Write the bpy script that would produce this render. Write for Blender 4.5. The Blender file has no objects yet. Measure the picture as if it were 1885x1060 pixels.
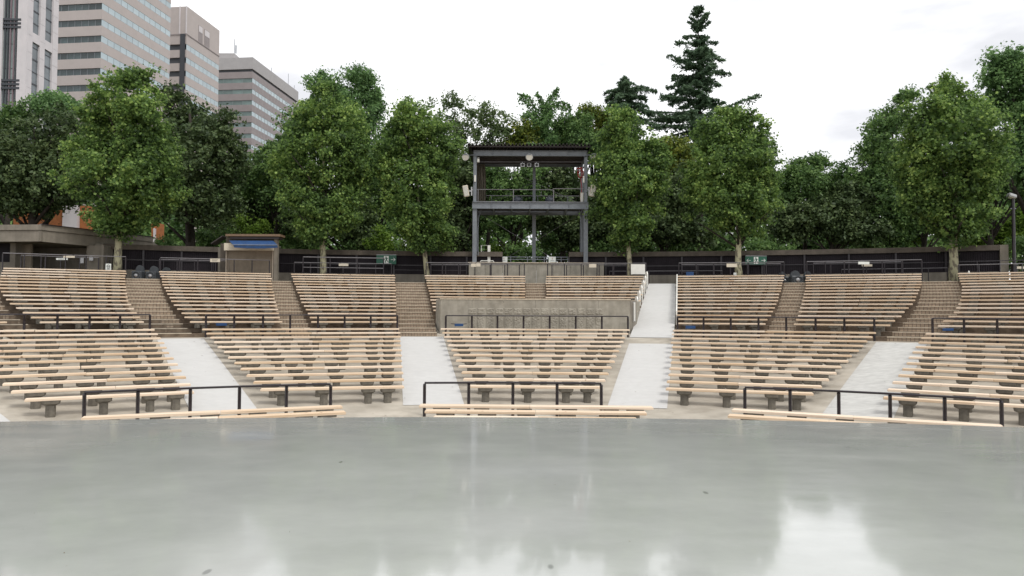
import bpy, math, random
import numpy as np
from mathutils import Vector, Matrix

random.seed(7)
rad = math.radians
# ------------------------------------------------------------------ camera, sky, sun
S = bpy.context.scene
F = 1307.0; CX, CY = 942.5, 530.0; EYE = 2.7
PITCH, ROLL = rad(1.97), rad(0.25)
cam_d = bpy.data.cameras.new('camera')
cam = bpy.data.objects.new('camera', cam_d)
S.collection.objects.link(cam); S.camera = cam
cam_d.sensor_width = 36.0
cam_d.lens = 36.0 * F / 1885.0
cam_d.clip_start = 0.1; cam_d.clip_end = 6000
_f = Vector((0, math.cos(PITCH), math.sin(PITCH)))
_r0 = Vector((1, 0, 0)); _u0 = _r0.cross(_f)
_r = _r0 * math.cos(ROLL) + _u0 * math.sin(ROLL)
_u = _r.cross(_f)
cam.matrix_world = Matrix(((_r.x, _u.x, -_f.x, 0), (_r.y, _u.y, -_f.y, 0), (_r.z, _u.z, -_f.z, EYE), (0, 0, 0, 1)))

w = bpy.data.worlds.new('World'); S.world = w; w.use_nodes = True
nt = w.node_tree; N = nt.nodes; Lk = nt.links
for n in list(N): N.remove(n)
out = N.new('ShaderNodeOutputWorld'); bg = N.new('ShaderNodeBackground')
sky = N.new('ShaderNodeTexSky'); sky.sky_type = 'NISHITA'; sky.sun_disc = False
SUN_EL, SUN_AZ = rad(56), rad(138)
sky.sun_elevation = SUN_EL; sky.sun_rotation = SUN_AZ
tc = N.new('ShaderNodeTexCoord')
mp = N.new('ShaderNodeMapping'); mp.inputs['Scale'].default_value = (1.4, 1.4, 4.5)
no = N.new('ShaderNodeTexNoise'); no.inputs['Scale'].default_value = 1.6; no.inputs['Detail'].default_value = 6; no.inputs['Roughness'].default_value = .55
cr = N.new('ShaderNodeValToRGB')
cr.color_ramp.elements[0].position = .40; cr.color_ramp.elements[0].color = (10.6, 10.7, 11.2, 1)
cr.color_ramp.elements[1].position = .56; cr.color_ramp.elements[1].color = (15.5, 15.5, 15.6, 1)
mx = N.new('ShaderNodeMix'); mx.data_type = 'RGBA'; mx.inputs[0].default_value = .94
Lk.new(tc.outputs['Generated'], mp.inputs[0]); Lk.new(mp.outputs[0], no.inputs['Vector']); Lk.new(no.outputs['Fac'], cr.inputs[0])
Lk.new(sky.outputs[0], mx.inputs[6]); Lk.new(cr.outputs[0], mx.inputs[7]); Lk.new(mx.outputs[2], bg.inputs[0])
bg.inputs[1].default_value = 0.080
Lk.new(bg.outputs[0], out.inputs[0])

sl = bpy.data.lights.new('sun', 'SUN'); so = bpy.data.objects.new('sun', sl); S.collection.objects.link(so)
sl.energy = 1.9; sl.angle = rad(20); sl.color = (1, .97, .92)
# direction towards the sun (azimuth clockwise from +Y)
sd = Vector((math.sin(SUN_AZ) * math.cos(SUN_EL), math.cos(SUN_AZ) * math.cos(SUN_EL), math.sin(SUN_EL)))
so.rotation_euler = sd.to_track_quat('Z', 'Y').to_euler()
so.location = (0, -20, 60)
S.view_settings.view_transform = 'Standard'; S.view_settings.look = 'None'
S.view_settings.exposure = 0.1; S.view_settings.gamma = 1.0

# ------------------------------------------------------------------ helpers
def ray(px, py):
    return _f * F + _r * (px - CX) - _u * (py - CY)
def W(px, py, depth):
    d = ray(px, py); t = depth / d.y
    return Vector((d.x * t, depth, EYE + d.z * t))
def tanx(px): return (px - CX) / F

def rho(R):
    if R <= 30: return max(R, .1)
    t = min(1, (R - 30) / 11.5)
    return 30 + 30 * t * t if R < 41.5 else 60 + (R - 41.5)
def curveD(R, X):
    p = rho(R); X = max(-p * .95, min(p * .95, X))
    return R - p + math.sqrt(p * p - X * X)
def on_curve(px, R):
    t = tanx(px); y = R
    for _ in range(25): y = curveD(R, t * y)
    return Vector((t * y, y, 0))
def ground_z(R):
    if R < 18.6: return 0.0
    if R < 29.2: return 1.7 * (R - 18.6) / 10.6
    return 1.7
def level(i): return 1.7 + .167 * i
def edgeR(i): return 29.6 + .73 * (i - 1)
PLAT = level(16)

COL = S.collection
class MB:
    def __init__(s): s.v = []; s.f = []; s.m = []; s.mi = 0
    def add(s, vs, fs):
        o = len(s.v); s.v += [tuple(v) for v in vs]
        for f in fs: s.f.append(tuple(o + i for i in f)); s.m.append(s.mi)
    def hexa(s, P):       # P: 8 points, bottom ring 0-3, top ring 4-7
        s.add(P, [(3, 2, 1, 0), (4, 5, 6, 7), (0, 1, 5, 4), (1, 2, 6, 5), (2, 3, 7, 6), (3, 0, 4, 7)])
    def box(s, c, d, rz=0, bev=0):
        x, y, z = d[0] / 2, d[1] / 2, d[2] / 2; ca, sa = math.cos(rz), math.sin(rz)
        if bev:
            b = bev; ring = [(-x + b, -y), (x - b, -y), (x, -y + b), (x, y - b), (x - b, y), (-x + b, y), (-x, y - b), (-x, -y + b)]
            i_ = b * .6; inner = [(-x + 2 * i_, -y + i_), (x - 2 * i_, -y + i_), (x - i_, -y + 2 * i_), (x - i_, y - 2 * i_), (x - 2 * i_, y - i_), (-x + 2 * i_, y - i_), (-x + i_, y - 2 * i_), (-x + i_, -y + 2 * i_)]
            vs = []
            for zz, rg in ((-z, inner), (-z + b, ring), (z - b, ring), (z, inner)):
                for (a, e) in rg: vs.append((c[0] + a * ca - e * sa, c[1] + a * sa + e * ca, c[2] + zz))
            fs = []
            for k in range(3):
                for j in range(8):
                    fs.append((k * 8 + j, k * 8 + (j + 1) % 8, (k + 1) * 8 + (j + 1) % 8, (k + 1) * 8 + j))
            fs.append((0, 7, 5, 3)); fs.append((24, 25, 27, 29))
            fs[-2] = tuple(reversed(range(0, 8))); fs[-1] = tuple(range(24, 32))
            s.add(vs, fs); return s
        P = []
        for zz in (-z, z):
            for a, e in ((-x, -y), (x, -y), (x, y), (-x, y)):
                P.append((c[0] + a * ca - e * sa, c[1] + a * sa + e * ca, c[2] + zz))
        s.hexa(P); return s
    def wallseg(s, a, b, z0, z1, th, off=0):   # straight slab from a to b (xy), front face on line shifted by off
        a = Vector((a[0], a[1])); b = Vector((b[0], b[1])); d = (b - a).normalized(); n = Vector((-d.y, d.x))
        a0 = a + n * off; b0 = b + n * off; a1 = a0 + n * th; b1 = b0 + n * th
        P = [(a0.x, a0.y, z0), (b0.x, b0.y, z0), (b1.x, b1.y, z0), (a1.x, a1.y, z0)]
        P += [(p[0], p[1], z1) for p in P]; s.hexa(P); return s
    def tube(s, pts, r, n=6, cap=True):
        pts = [Vector(p) for p in pts]; rs = r if isinstance(r, (list, tuple)) else [r] * len(pts)
        o = len(s.v); prev = None
        for i, p in enumerate(pts):
            t = (pts[min(i + 1, len(pts) - 1)] - pts[max(i - 1, 0)]).normalized()
            if prev is None:
                a = Vector((0, 0, 1)) if abs(t.z) < .9 else Vector((1, 0, 0)); u = t.cross(a).normalized()
            else:
                u = (prev - t * prev.dot(t)).normalized()
            prev = u; v = t.cross(u)
            for k in range(n):
                an = 2 * math.pi * (k + .5) / n
                s.v.append(tuple(p + (u * math.cos(an) + v * math.sin(an)) * rs[i]))
        for i in range(len(pts) - 1):
            for k in range(n):
                s.f.append((o + i * n + k, o + i * n + (k + 1) % n, o + (i + 1) * n + (k + 1) % n, o + (i + 1) * n + k)); s.m.append(s.mi)
        if cap:
            s.f.append(tuple(o + k for k in reversed(range(n)))); s.m.append(s.mi)
            e = o + (len(pts) - 1) * n; s.f.append(tuple(e + k for k in range(n))); s.m.append(s.mi)
        return s
    def disc(s, c, axis, r, th, n=20):
        c = Vector(c); a = Vector(axis).normalized()
        return s.tube([c - a * th / 2, c + a * th / 2], r, n)
    def mesh(s, name, mats, off=(0, 0, 0), smooth=False):
        me = bpy.data.meshes.new(name)
        ox, oy, oz = off
        me.from_pydata([(x - ox, y - oy, z - oz) for x, y, z in s.v], [], s.f)
        if not isinstance(mats, (list, tuple)): mats = [mats]
        for m in mats: me.materials.append(m)
        if len(mats) > 1: me.polygons.foreach_set('material_index', s.m)
        if smooth: me.polygons.foreach_set('use_smooth', [True] * len(me.polygons))
        me.update(); return me

OFF = {}
def tag(o, label=None, cat=None, group=None, kind=None):
    if label: o['label'] = label
    if cat: o['category'] = cat
    if group: o['group'] = group
    if kind: o['kind'] = kind
    return o
def thing(name, label, cat, loc=(0, 0, 0), group=None):
    o = bpy.data.objects.new(name, None); COL.objects.link(o); o.location = loc
    o.empty_display_size = .2
    OFF[o.name] = tuple(loc); return tag(o, label, cat, group)
def part(name, mb, mats, parent=None, smooth=False, label=None, kind=None):
    off = OFF.get(parent.name, (0, 0, 0)) if parent else (0, 0, 0)
    o = bpy.data.objects.new(name, mb.mesh(name, mats, off, smooth)); COL.objects.link(o)
    if parent: o.parent = parent
    OFF[o.name] = off
    return tag(o, label=label, kind=kind)
def inst(name, me, parent, loc, rz=0, sc=None):
    off = OFF.get(parent.name, (0, 0, 0)) if parent else (0, 0, 0)
    o = bpy.data.objects.new(name, me); COL.objects.link(o)
    if parent: o.parent = parent
    o.location = (loc[0] - off[0], loc[1] - off[1], loc[2] - off[2]); o.rotation_euler = (0, 0, rz)
    if sc: o.scale = sc
    return o
def struct(name, mb, mats, smooth=False):
    o = part(name, mb, mats, None, smooth); o['kind'] = 'structure'; return o

# ------------------------------------------------------------------ materials
def mat(name, col, rough=.7, metal=0, var=.12, scale=3, col2=None, bump=0, bscale=40, spec=.5, coord='Object', stretch=(1, 1, 1), rand=0, detail=6, ramp=(.35, .65), streak=0, blotch=0):
    m = bpy.data.materials.new(name); m.use_nodes = True; n = m.node_tree.nodes; l = m.node_tree.links
    b = n['Principled BSDF']; b.inputs['Roughness'].default_value = rough; b.inputs['Metallic'].default_value = metal
    b.inputs['Specular IOR Level'].default_value = spec
    t = n.new('ShaderNodeTexCoord'); mp = n.new('ShaderNodeMapping'); mp.inputs['Scale'].default_value = stretch
    l.new(t.outputs[coord], mp.inputs[0])
    no = n.new('ShaderNodeTexNoise'); no.inputs['Scale'].default_value = scale; no.inputs['Detail'].default_value = detail; no.inputs['Roughness'].default_value = .6
    l.new(mp.outputs[0], no.inputs['Vector'])
    r = n.new('ShaderNodeValToRGB'); r.color_ramp.elements[0].position = ramp[0]; r.color_ramp.elements[1].position = ramp[1]
    c2 = col2 if col2 else tuple(c * (1 - var * 2) for c in col)
    r.color_ramp.elements[0].color = (*c2, 1); r.color_ramp.elements[1].color = (*col, 1)
    l.new(no.outputs['Fac'], r.inputs[0]); last = r.outputs[0]
    def mul(fac_socket, lo, hi, last):
        mr = n.new('ShaderNodeMapRange'); mr.inputs[3].default_value = lo; mr.inputs[4].default_value = hi
        l.new(fac_socket, mr.inputs[0])
        mm = n.new('ShaderNodeMix'); mm.data_type = 'RGBA'; mm.blend_type = 'MULTIPLY'; mm.inputs[0].default_value = 1
        l.new(last, mm.inputs[6]); l.new(mr.outputs[0], mm.inputs[7]); return mm.outputs[2]
    if rand:
        oi = n.new('ShaderNodeObjectInfo'); last = mul(oi.outputs['Random'], 1 - rand, 1 + rand, last)
    if streak:
        mp2 = n.new('ShaderNodeMapping'); mp2.inputs['Scale'].default_value = (2.2, 2.2, .18); l.new(t.outputs['Object'], mp2.inputs[0])
        n2 = n.new('ShaderNodeTexNoise'); n2.inputs['Scale'].default_value = 2; n2.inputs['Detail'].default_value = 5; l.new(mp2.outputs[0], n2.inputs['Vector'])
        last = mul(n2.outputs['Fac'], 1 - streak, 1 + streak, last)
    if blotch:
        n3 = n.new('ShaderNodeTexNoise'); n3.inputs['Scale'].default_value = scale * .21; n3.inputs['Detail'].default_value = 3; l.new(mp.outputs[0], n3.inputs['Vector'])
        last = mul(n3.outputs['Fac'], 1 - blotch, 1 + blotch, last)
    l.new(last, b.inputs['Base Color'])
    if bump:
        nb = n.new('ShaderNodeTexNoise'); nb.inputs['Scale'].default_value = bscale; nb.inputs['Detail'].default_value = 5; l.new(mp.outputs[0], nb.inputs['Vector'])
        bp = n.new('ShaderNodeBump'); bp.inputs['Strength'].default_value = bump; bp.inputs['Distance'].default_value = .02
        l.new(nb.outputs['Fac'], bp.inputs['Height']); l.new(bp.outputs[0], b.inputs['Normal'])
    return m

M = {}
M['ground'] = mat('weathered_concrete_ground', (.45, .41, .345), .9, col2=(.27, .24, .195), scale=1.1, bump=.3, blotch=.28, stretch=(1, 1.6, 1), ramp=(.3, .68))
M['forest'] = mat('forest_floor', (.07, .06, .03), .95, col2=(.03, .035, .015), scale=1.5)
M['aisle'] = mat('pale_concrete_aisle', (.52, .515, .50), .8, col2=(.485, .48, .465), scale=3.5, bump=.15, blotch=.06, stretch=(1, 1.5, 1))
M['aisle_grey'] = mat('grey_concrete_aisle', (.50, .495, .47), .8, col2=(.40, .395, .375), scale=3.2, bump=.15, blotch=.14, stretch=(1, 3, 1))
M['conc'] = mat('board_marked_concrete', (.325, .30, .25), .85, col2=(.235, .215, .175), scale=2.5, bump=.3, streak=.28, blotch=.15)
M['conc_dark'] = mat('stained_dark_concrete', (.12, .10, .08), .85, col2=(.075, .063, .05), scale=2.0, bump=.3, streak=.25, blotch=.2)
M['conc_mid'] = mat('weathered_building_concrete', (.235, .21, .172), .85, col2=(.175, .155, .125), scale=1.6, bump=.25, streak=.3, blotch=.2)
M['foot'] = mat('bench_foot_concrete', (.165, .148, .12), .9, col2=(.085, .076, .062), scale=7, bump=.5, rand=.15, streak=.3)
M['terrace'] = mat('terrace_concrete', (.20, .15, .105), .9, col2=(.10, .072, .05), scale=4, bump=.2, blotch=.2)
M['nosing'] = mat('step_nosing_concrete', (.58, .50, .39), .85, col2=(.42, .36, .275), scale=6)
M['steel_dark'] = mat('dark_purple_brown_steel', (.028, .022, .027), .35, .0, var=.2, scale=8)
M['steel_grey'] = mat('grey_painted_steel', (.20, .22, .245), .5, .0, var=.1, scale=5, streak=.12)
M['steel_brown'] = mat('dark_brown_roof_steel', (.055, .045, .045), .6, var=.2)
M['rail_silver'] = mat('silver_rail', (.22, .21, .22), .4, .3, var=.1)
M['panel_dark'] = mat('dark_ribbed_panel', (.022, .017, .022), .7, spec=.25, var=.2, scale=1.2, streak=.3)
M['white'] = mat('white_paint', (.72, .71, .66), .6, var=.05, scale=4, streak=.08)
M['cream'] = mat('cream_plastic', (.62, .56, .45), .5, var=.05)
M['blue'] = mat('blue_canvas', (.015, .065, .19), .7, var=.15, scale=5)
M['shutter'] = mat('beige_shutter', (.33, .28, .22), .6, var=.08, streak=.15)
M['wood_roof'] = mat('brown_eave_board', (.20, .13, .08), .7, var=.15)
M['green'] = mat('green_sign_face', (.008, .105, .06), .4, var=.05)
M['signwhite'] = mat('white_sign_face', (.75, .78, .74), .5, var=.02)
M['ink'] = mat('black_print', (.03, .03, .03), .6, var=.02)
M['red'] = mat('red_print', (.35, .04, .03), .6, var=.1)
M['bin'] = mat('grey_bin_plastic', (.045, .052, .058), .5, var=.12, scale=4)
M['glasslens'] = mat('lamp_lens', (.45, .42, .36), .15, var=.08)
M['alu'] = mat('bare_aluminium', (.42, .42, .42), .3, .6, var=.05)
M['canvas'] = mat('brown_canvas_sheet', (.13, .115, .085), .9, var=.2, scale=3, stretch=(6, 6, .5))
M['cover'] = mat('dark_rain_cover', (.045, .055, .075), .55, var=.25, scale=9, bump=.6, bscale=14)
M['b_beige'] = mat('beige_pink_tile_cladding', (.48, .425, .405), .7, col2=(.45, .40, .38), scale=.5, streak=.05)
M['b_brown'] = mat('brown_grey_tile_cladding', (.30, .265, .265), .7, col2=(.27, .235, .235), scale=.5, streak=.05)
M['b_lite'] = mat('pale_grey_cladding', (.40, .385, .385), .7, col2=(.37, .355, .355), scale=.5, streak=.04)
M['b_white'] = mat('white_tile_cladding', (.66, .62, .63), .6, col2=(.60, .57, .58), scale=.6, streak=.05)
M['b_core'] = mat('dark_window_reveal', (.05, .055, .065), .5, var=.1)
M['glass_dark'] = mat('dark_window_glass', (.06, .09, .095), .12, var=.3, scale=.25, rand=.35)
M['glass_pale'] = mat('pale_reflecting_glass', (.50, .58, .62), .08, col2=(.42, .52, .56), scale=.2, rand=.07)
M['glass_mid'] = mat('grey_window_glass', (.20, .23, .25), .1, var=.2, scale=.3, rand=.25)
M['glass_lite'] = mat('grey_green_curtain_glass', (.30, .37, .36), .12, var=.15, scale=.3, rand=.2)
M['b_mull'] = mat('reddish_grey_mullion', (.22, .16, .18), .5, var=.1)
M['glass_green'] = mat('greenish_window_glass', (.16, .23, .22), .1, var=.2, scale=.3, rand=.25)
M['orange'] = mat('orange_brick_wall', (.42, .15, .05), .85, var=.12, scale=3)
M['bark'] = mat('dark_bark', (.045, .036, .028), .95, var=.3, scale=6, stretch=(1, 1, .3), bump=.6, bscale=12)

def plane_bark():
    m = mat('mottled_plane_bark', (.40, .38, .25), .9, col2=(.17, .15, .11), scale=3.6, stretch=(1.6, 1.6, .7), bump=.4, bscale=10, ramp=(.46, .52), detail=3, rand=.1)
    return m
M['plane_bark'] = plane_bark()

def wood():
    m = bpy.data.materials.new('pale_pine_plank'); m.use_nodes = True; n = m.node_tree.nodes; l = m.node_tree.links; b = n['Principled BSDF']
    b.inputs['Roughness'].default_value = .65; b.inputs['Specular IOR Level'].default_value = .3
    t = n.new('ShaderNodeTexCoord'); oi = n.new('ShaderNodeObjectInfo')
    ad = n.new('ShaderNodeVectorMath'); ad.operation = 'ADD'
    sc = n.new('ShaderNodeVectorMath'); sc.operation = 'SCALE'; sc.inputs[3].default_value = 37.0
    cb = n.new('ShaderNodeCombineXYZ')
    for k in range(3): l.new(oi.outputs['Random'], cb.inputs[k])
    l.new(cb.outputs[0], sc.inputs[0]); l.new(t.outputs['Object'], ad.inputs[0]); l.new(sc.outputs[0], ad.inputs[1])
    mp = n.new('ShaderNodeMapping'); mp.inputs['Scale'].default_value = (1.6, 16, 16); l.new(ad.outputs[0], mp.inputs[0])
    no = n.new('ShaderNodeTexNoise'); no.inputs['Scale'].default_value = 1.6; no.inputs['Detail'].default_value = 5; l.new(mp.outputs[0], no.inputs['Vector'])
    r = n.new('ShaderNodeValToRGB'); r.color_ramp.elements[0].position = .3; r.color_ramp.elements[1].position = .7
    r.color_ramp.elements[0].color = (.62, .45, .30, 1); r.color_ramp.elements[1].color = (.81, .665, .51, 1)
    l.new(no.outputs['Fac'], r.inputs[0])
    mp2 = n.new('ShaderNodeMapping'); mp2.inputs['Scale'].default_value = (7, 3, 3); l.new(ad.outputs[0], mp2.inputs[0])
    vo = n.new('ShaderNodeTexVoronoi'); vo.inputs['Scale'].default_value = 1.0; l.new(mp2.outputs[0], vo.inputs['Vector'])
    kr = n.new('ShaderNodeValToRGB'); kr.color_ramp.elements[0].position = .05; kr.color_ramp.elements[1].position = .11
    kr.color_ramp.elements[0].color = (.25, .15, .1, 1); kr.color_ramp.elements[1].color = (1, 1, 1, 1); l.new(vo.outputs['Distance'], kr.inputs[0])
    mm = n.new('ShaderNodeMix'); mm.data_type = 'RGBA'; mm.blend_type = 'MULTIPLY'; mm.inputs[0].default_value = .8
    l.new(r.outputs[0], mm.inputs[6]); l.new(kr.outputs[0], mm.inputs[7])
    hs = n.new('ShaderNodeHueSaturation'); l.new(mm.outputs[2], hs.inputs['Color'])
    mr = n.new('ShaderNodeMapRange'); mr.inputs[3].default_value = .86; mr.inputs[4].default_value = 1.08; l.new(oi.outputs['Random'], mr.inputs[0]); l.new(mr.outputs[0], hs.inputs['Value'])
    mr2 = n.new('ShaderNodeMapRange'); mr2.inputs[3].default_value = 1.15; mr2.inputs[4].default_value = .82; l.new(oi.outputs['Random'], mr2.inputs[0]); l.new(mr2.outputs[0], hs.inputs['Saturation'])
    l.new(hs.outputs[0], b.inputs['Base Color']); return m
M['wood'] = wood()

def brick(name, c1, c2, mortar, bw, bh, horiz=False):
    m = bpy.data.materials.new(name); m.use_nodes = True; n = m.node_tree.nodes; l = m.node_tree.links; b = n['Principled BSDF']; b.inputs['Roughness'].default_value = .85
    uv = n.new('ShaderNodeUVMap')
    br = n.new('ShaderNodeTexBrick'); br.offset = 0; br.inputs['Scale'].default_value = 1
    br.inputs['Brick Width'].default_value = bw; br.inputs['Row Height'].default_value = bh; br.inputs['Mortar Size'].default_value = .009
    br.inputs['Color1'].default_value = (*c1, 1); br.inputs['Color2'].default_value = (*c2, 1); br.inputs['Mortar'].default_value = (*mortar, 1)
    l.new(uv.outputs[0], br.inputs['Vector'])
    no = n.new('ShaderNodeTexNoise'); no.inputs['Scale'].default_value = 1.5; no.inputs['Detail'].default_value = 5; l.new(uv.outputs[0], no.inputs['Vector'])
    mr = n.new('ShaderNodeMapRange'); mr.inputs[3].default_value = .55; mr.inputs[4].default_value = 1.4; l.new(no.outputs['Fac'], mr.inputs[0])
    mm = n.new('ShaderNodeMix'); mm.data_type = 'RGBA'; mm.blend_type = 'MULTIPLY'; mm.inputs[0].default_value = 1
    l.new(br.outputs['Color'], mm.inputs[6]); l.new(mr.outputs[0], mm.inputs[7]); l.new(mm.outputs[2], b.inputs['Base Color'])
    bp = n.new('ShaderNodeBump'); bp.inputs['Strength'].default_value = .6; bp.inputs['Distance'].default_value = .01; bp.invert = True
    l.new(br.outputs['Fac'], bp.inputs['Height']); l.new(bp.outputs[0], b.inputs['Normal'])
    return m
M['step_tile'] = brick('brown_step_tile', (.38, .295, .215), (.29, .225, .16), (.12, .092, .07), .118, .082)

def stage_mat():
    m = bpy.data.materials.new('polished_grey_stage_floor'); m.use_nodes = True; n = m.node_tree.nodes; l = m.node_tree.links; b = n['Principled BSDF']
    t = n.new('ShaderNodeTexCoord')
    def noise(sc, st, det=6):
        mp = n.new('ShaderNodeMapping'); mp.inputs['Scale'].default_value = st; l.new(t.outputs['Object'], mp.inputs[0])
        no = n.new('ShaderNodeTexNoise'); no.inputs['Scale'].default_value = sc; no.inputs['Detail'].default_value = det; no.inputs['Roughness'].default_value = .62
        l.new(mp.outputs[0], no.inputs['Vector']); return no.outputs['Fac']
    a = noise(.9, (1, 1.3, 1)); sm = noise(9, (.4, 2.2, 1), 7)
    r = n.new('ShaderNodeValToRGB'); r.color_ramp.elements[0].position = .3; r.color_ramp.elements[1].position = .72
    r.color_ramp.elements[0].color = (.385, .40, .378, 1); r.color_ramp.elements[1].color = (.47, .485, .46, 1); l.new(a, r.inputs[0])
    r2 = n.new('ShaderNodeValToRGB'); r2.color_ramp.elements[0].position = .66; r2.color_ramp.elements[1].position = .78
    r2.color_ramp.elements[0].color = (0, 0, 0, 1); r2.color_ramp.elements[1].color = (.35, .35, .35, 1); l.new(sm, r2.inputs[0])
    mm = n.new('ShaderNodeMix'); mm.data_type = 'RGBA'; l.new(r2.outputs[0], mm.inputs[0]); l.new(r.outputs[0], mm.inputs[6]); mm.inputs[7].default_value = (.60, .61, .58, 1)
    # dark specks
    vo = n.new('ShaderNodeTexVoronoi'); vo.inputs['Scale'].default_value = 1.3; mp = n.new('ShaderNodeMapping'); mp.inputs['Scale'].default_value = (1, .45, 1)
    l.new(t.outputs['Object'], mp.inputs[0]); l.new(mp.outputs[0], vo.inputs['Vector'])
    r3 = n.new('ShaderNodeValToRGB'); r3.color_ramp.elements[0].position = .02; r3.color_ramp.elements[1].position = .035
    r3.color_ramp.elements[0].color = (.35, .35, .35, 1); r3.color_ramp.elements[1].color = (1, 1, 1, 1); l.new(vo.outputs['Distance'], r3.inputs[0])
    m2 = n.new('ShaderNodeMix'); m2.data_type = 'RGBA'; m2.blend_type = 'MULTIPLY'; m2.inputs[0].default_value = .7
    l.new(mm.outputs[2], m2.inputs[6]); l.new(r3.outputs[0], m2.inputs[7])
    l.new(m2.outputs[2], b.inputs['Base Color'])
    rr = n.new('ShaderNodeMapRange'); rr.inputs[1].default_value = .3; rr.inputs[2].default_value = .7; rr.inputs[3].default_value = .05; rr.inputs[4].default_value = .19
    l.new(noise(1.9, (.45, 1.8, 1), 9), rr.inputs[0]); l.new(rr.outputs[0], b.inputs['Roughness'])
    bp = n.new('ShaderNodeBump'); bp.inputs['Strength'].default_value = .02; bp.inputs['Distance'].default_value = .02
    l.new(noise(5, (.6, 1, 1), 4), bp.inputs['Height']); l.new(bp.outputs[0], b.inputs['Normal'])
    b.inputs['IOR'].default_value = 1.5; b.inputs['Coat Weight'].default_value = .6; b.inputs['Coat Roughness'].default_value = .05
    return m
M['stage'] = stage_mat()

def leaf_mat(name, cols, trans=.25, rough=.55, spec=.3):
    m = bpy.data.materials.new(name); m.use_nodes = True; n = m.node_tree.nodes; l = m.node_tree.links; b = n['Principled BSDF']
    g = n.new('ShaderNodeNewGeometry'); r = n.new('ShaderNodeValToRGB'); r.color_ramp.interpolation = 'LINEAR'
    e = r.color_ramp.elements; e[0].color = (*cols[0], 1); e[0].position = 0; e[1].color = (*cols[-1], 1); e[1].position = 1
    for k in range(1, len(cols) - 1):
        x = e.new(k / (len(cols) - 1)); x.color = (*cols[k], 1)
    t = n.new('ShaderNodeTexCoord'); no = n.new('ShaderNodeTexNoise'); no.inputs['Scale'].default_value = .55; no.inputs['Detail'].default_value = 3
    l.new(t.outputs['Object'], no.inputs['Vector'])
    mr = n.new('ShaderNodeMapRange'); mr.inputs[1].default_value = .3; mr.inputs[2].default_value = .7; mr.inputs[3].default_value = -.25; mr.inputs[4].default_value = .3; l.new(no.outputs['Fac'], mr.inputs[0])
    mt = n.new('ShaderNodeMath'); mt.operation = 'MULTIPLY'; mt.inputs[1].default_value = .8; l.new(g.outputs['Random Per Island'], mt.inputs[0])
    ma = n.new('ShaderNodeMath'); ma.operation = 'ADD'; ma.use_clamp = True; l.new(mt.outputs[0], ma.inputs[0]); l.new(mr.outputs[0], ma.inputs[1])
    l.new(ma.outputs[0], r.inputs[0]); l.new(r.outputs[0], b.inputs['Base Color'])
    b.inputs['Roughness'].default_value = rough; b.inputs['Specular IOR Level'].default_value = spec
    tr = n.new('ShaderNodeBsdfTranslucent'); l.new(r.outputs[0], tr.inputs[0]); ms = n.new('ShaderNodeMixShader'); ms.inputs[0].default_value = trans
    l.new(b.outputs[0], ms.inputs[1]); l.new(tr.outputs[0], ms.inputs[2]); l.new(ms.outputs[0], n['Material Output'].inputs[0]); return m
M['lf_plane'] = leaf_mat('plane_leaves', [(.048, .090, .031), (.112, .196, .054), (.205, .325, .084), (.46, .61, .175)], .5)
M['lf_dark'] = leaf_mat('dark_evergreen_leaves', [(.034, .058, .022), (.06, .096, .034), (.095, .14, .05), (.16, .21, .08)], .25)  # background greens lightened in the colour, standing in for aerial haze
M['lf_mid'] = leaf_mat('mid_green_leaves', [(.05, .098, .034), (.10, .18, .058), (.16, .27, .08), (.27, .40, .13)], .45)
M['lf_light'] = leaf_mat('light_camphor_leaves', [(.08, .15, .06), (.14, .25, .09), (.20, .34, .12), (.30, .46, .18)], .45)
M['lf_lime'] = leaf_mat('lime_understory_leaves', [(.07, .13, .02), (.13, .22, .03), (.20, .32, .05), (.28, .40, .08)], .5)
M['lf_yellow'] = leaf_mat('yellowing_leaves', [(.07, .11, .025), (.14, .19, .035), (.23, .27, .04), (.36, .36, .06)], .45)
M['lf_cedar'] = leaf_mat('blue_green_needles', [(.065, .11, .065), (.10, .16, .095), (.14, .215, .125), (.20, .30, .17)], .4)  # needle colour lightened in place of a veil of haze
M['lf_dry'] = leaf_mat('sparse_olive_leaves', [(.07, .11, .045), (.12, .18, .07), (.18, .25, .10), (.26, .33, .15)], .45)

# ------------------------------------------------------------------ ground
def terrain():
    radii = [0, 4, 8, 12, 15, 17, 18.6, 20, 22, 24, 26, 28, 29.2, 29.6, 31, 33, 35, 37, 39, 41, 42, 44, 46, 48, 60, 90, 150, 300, 700, 1600, 3500]
    nA = 288; v = [(0, 0, 0)]; f = []
    def z(x, y):
        r = math.hypot(x, y)
        if r <= 29.6: return ground_z(r)
        xc = max(-30, min(30, x)); R = r - (xc * xc / 2) * (1 / r - 1 / rho(r))
        if R <= 29.9: return 1.7
        if R < 41.2: return 1.7 + (PLAT - .35 - 1.7) * (R - 29.9) / 11.3
        return PLAT - .02 if R > 41.6 else PLAT - .3
    for r in radii[1:]:
        for a in range(nA):
            an = 2 * math.pi * a / nA; x, y = r * math.sin(an), r * math.cos(an); v.append((x, y, z(x, y)))
    for a in range(nA): f.append((0, 1 + (a + 1) % nA, 1 + a))
    for k in range(len(radii) - 2):
        o = 1 + k * nA; p = o + nA
        for a in range(nA): f.append((o + a, o + (a + 1) % nA, p + (a + 1) % nA, p + a))
    b = MB(); b.v = v; b.f = f
    b.m = [0 if k < nA * 20 else 1 for k in range(len(f))]
    struct('ground', b, [M['ground'], M['forest']], smooth=False)
terrain()

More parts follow.
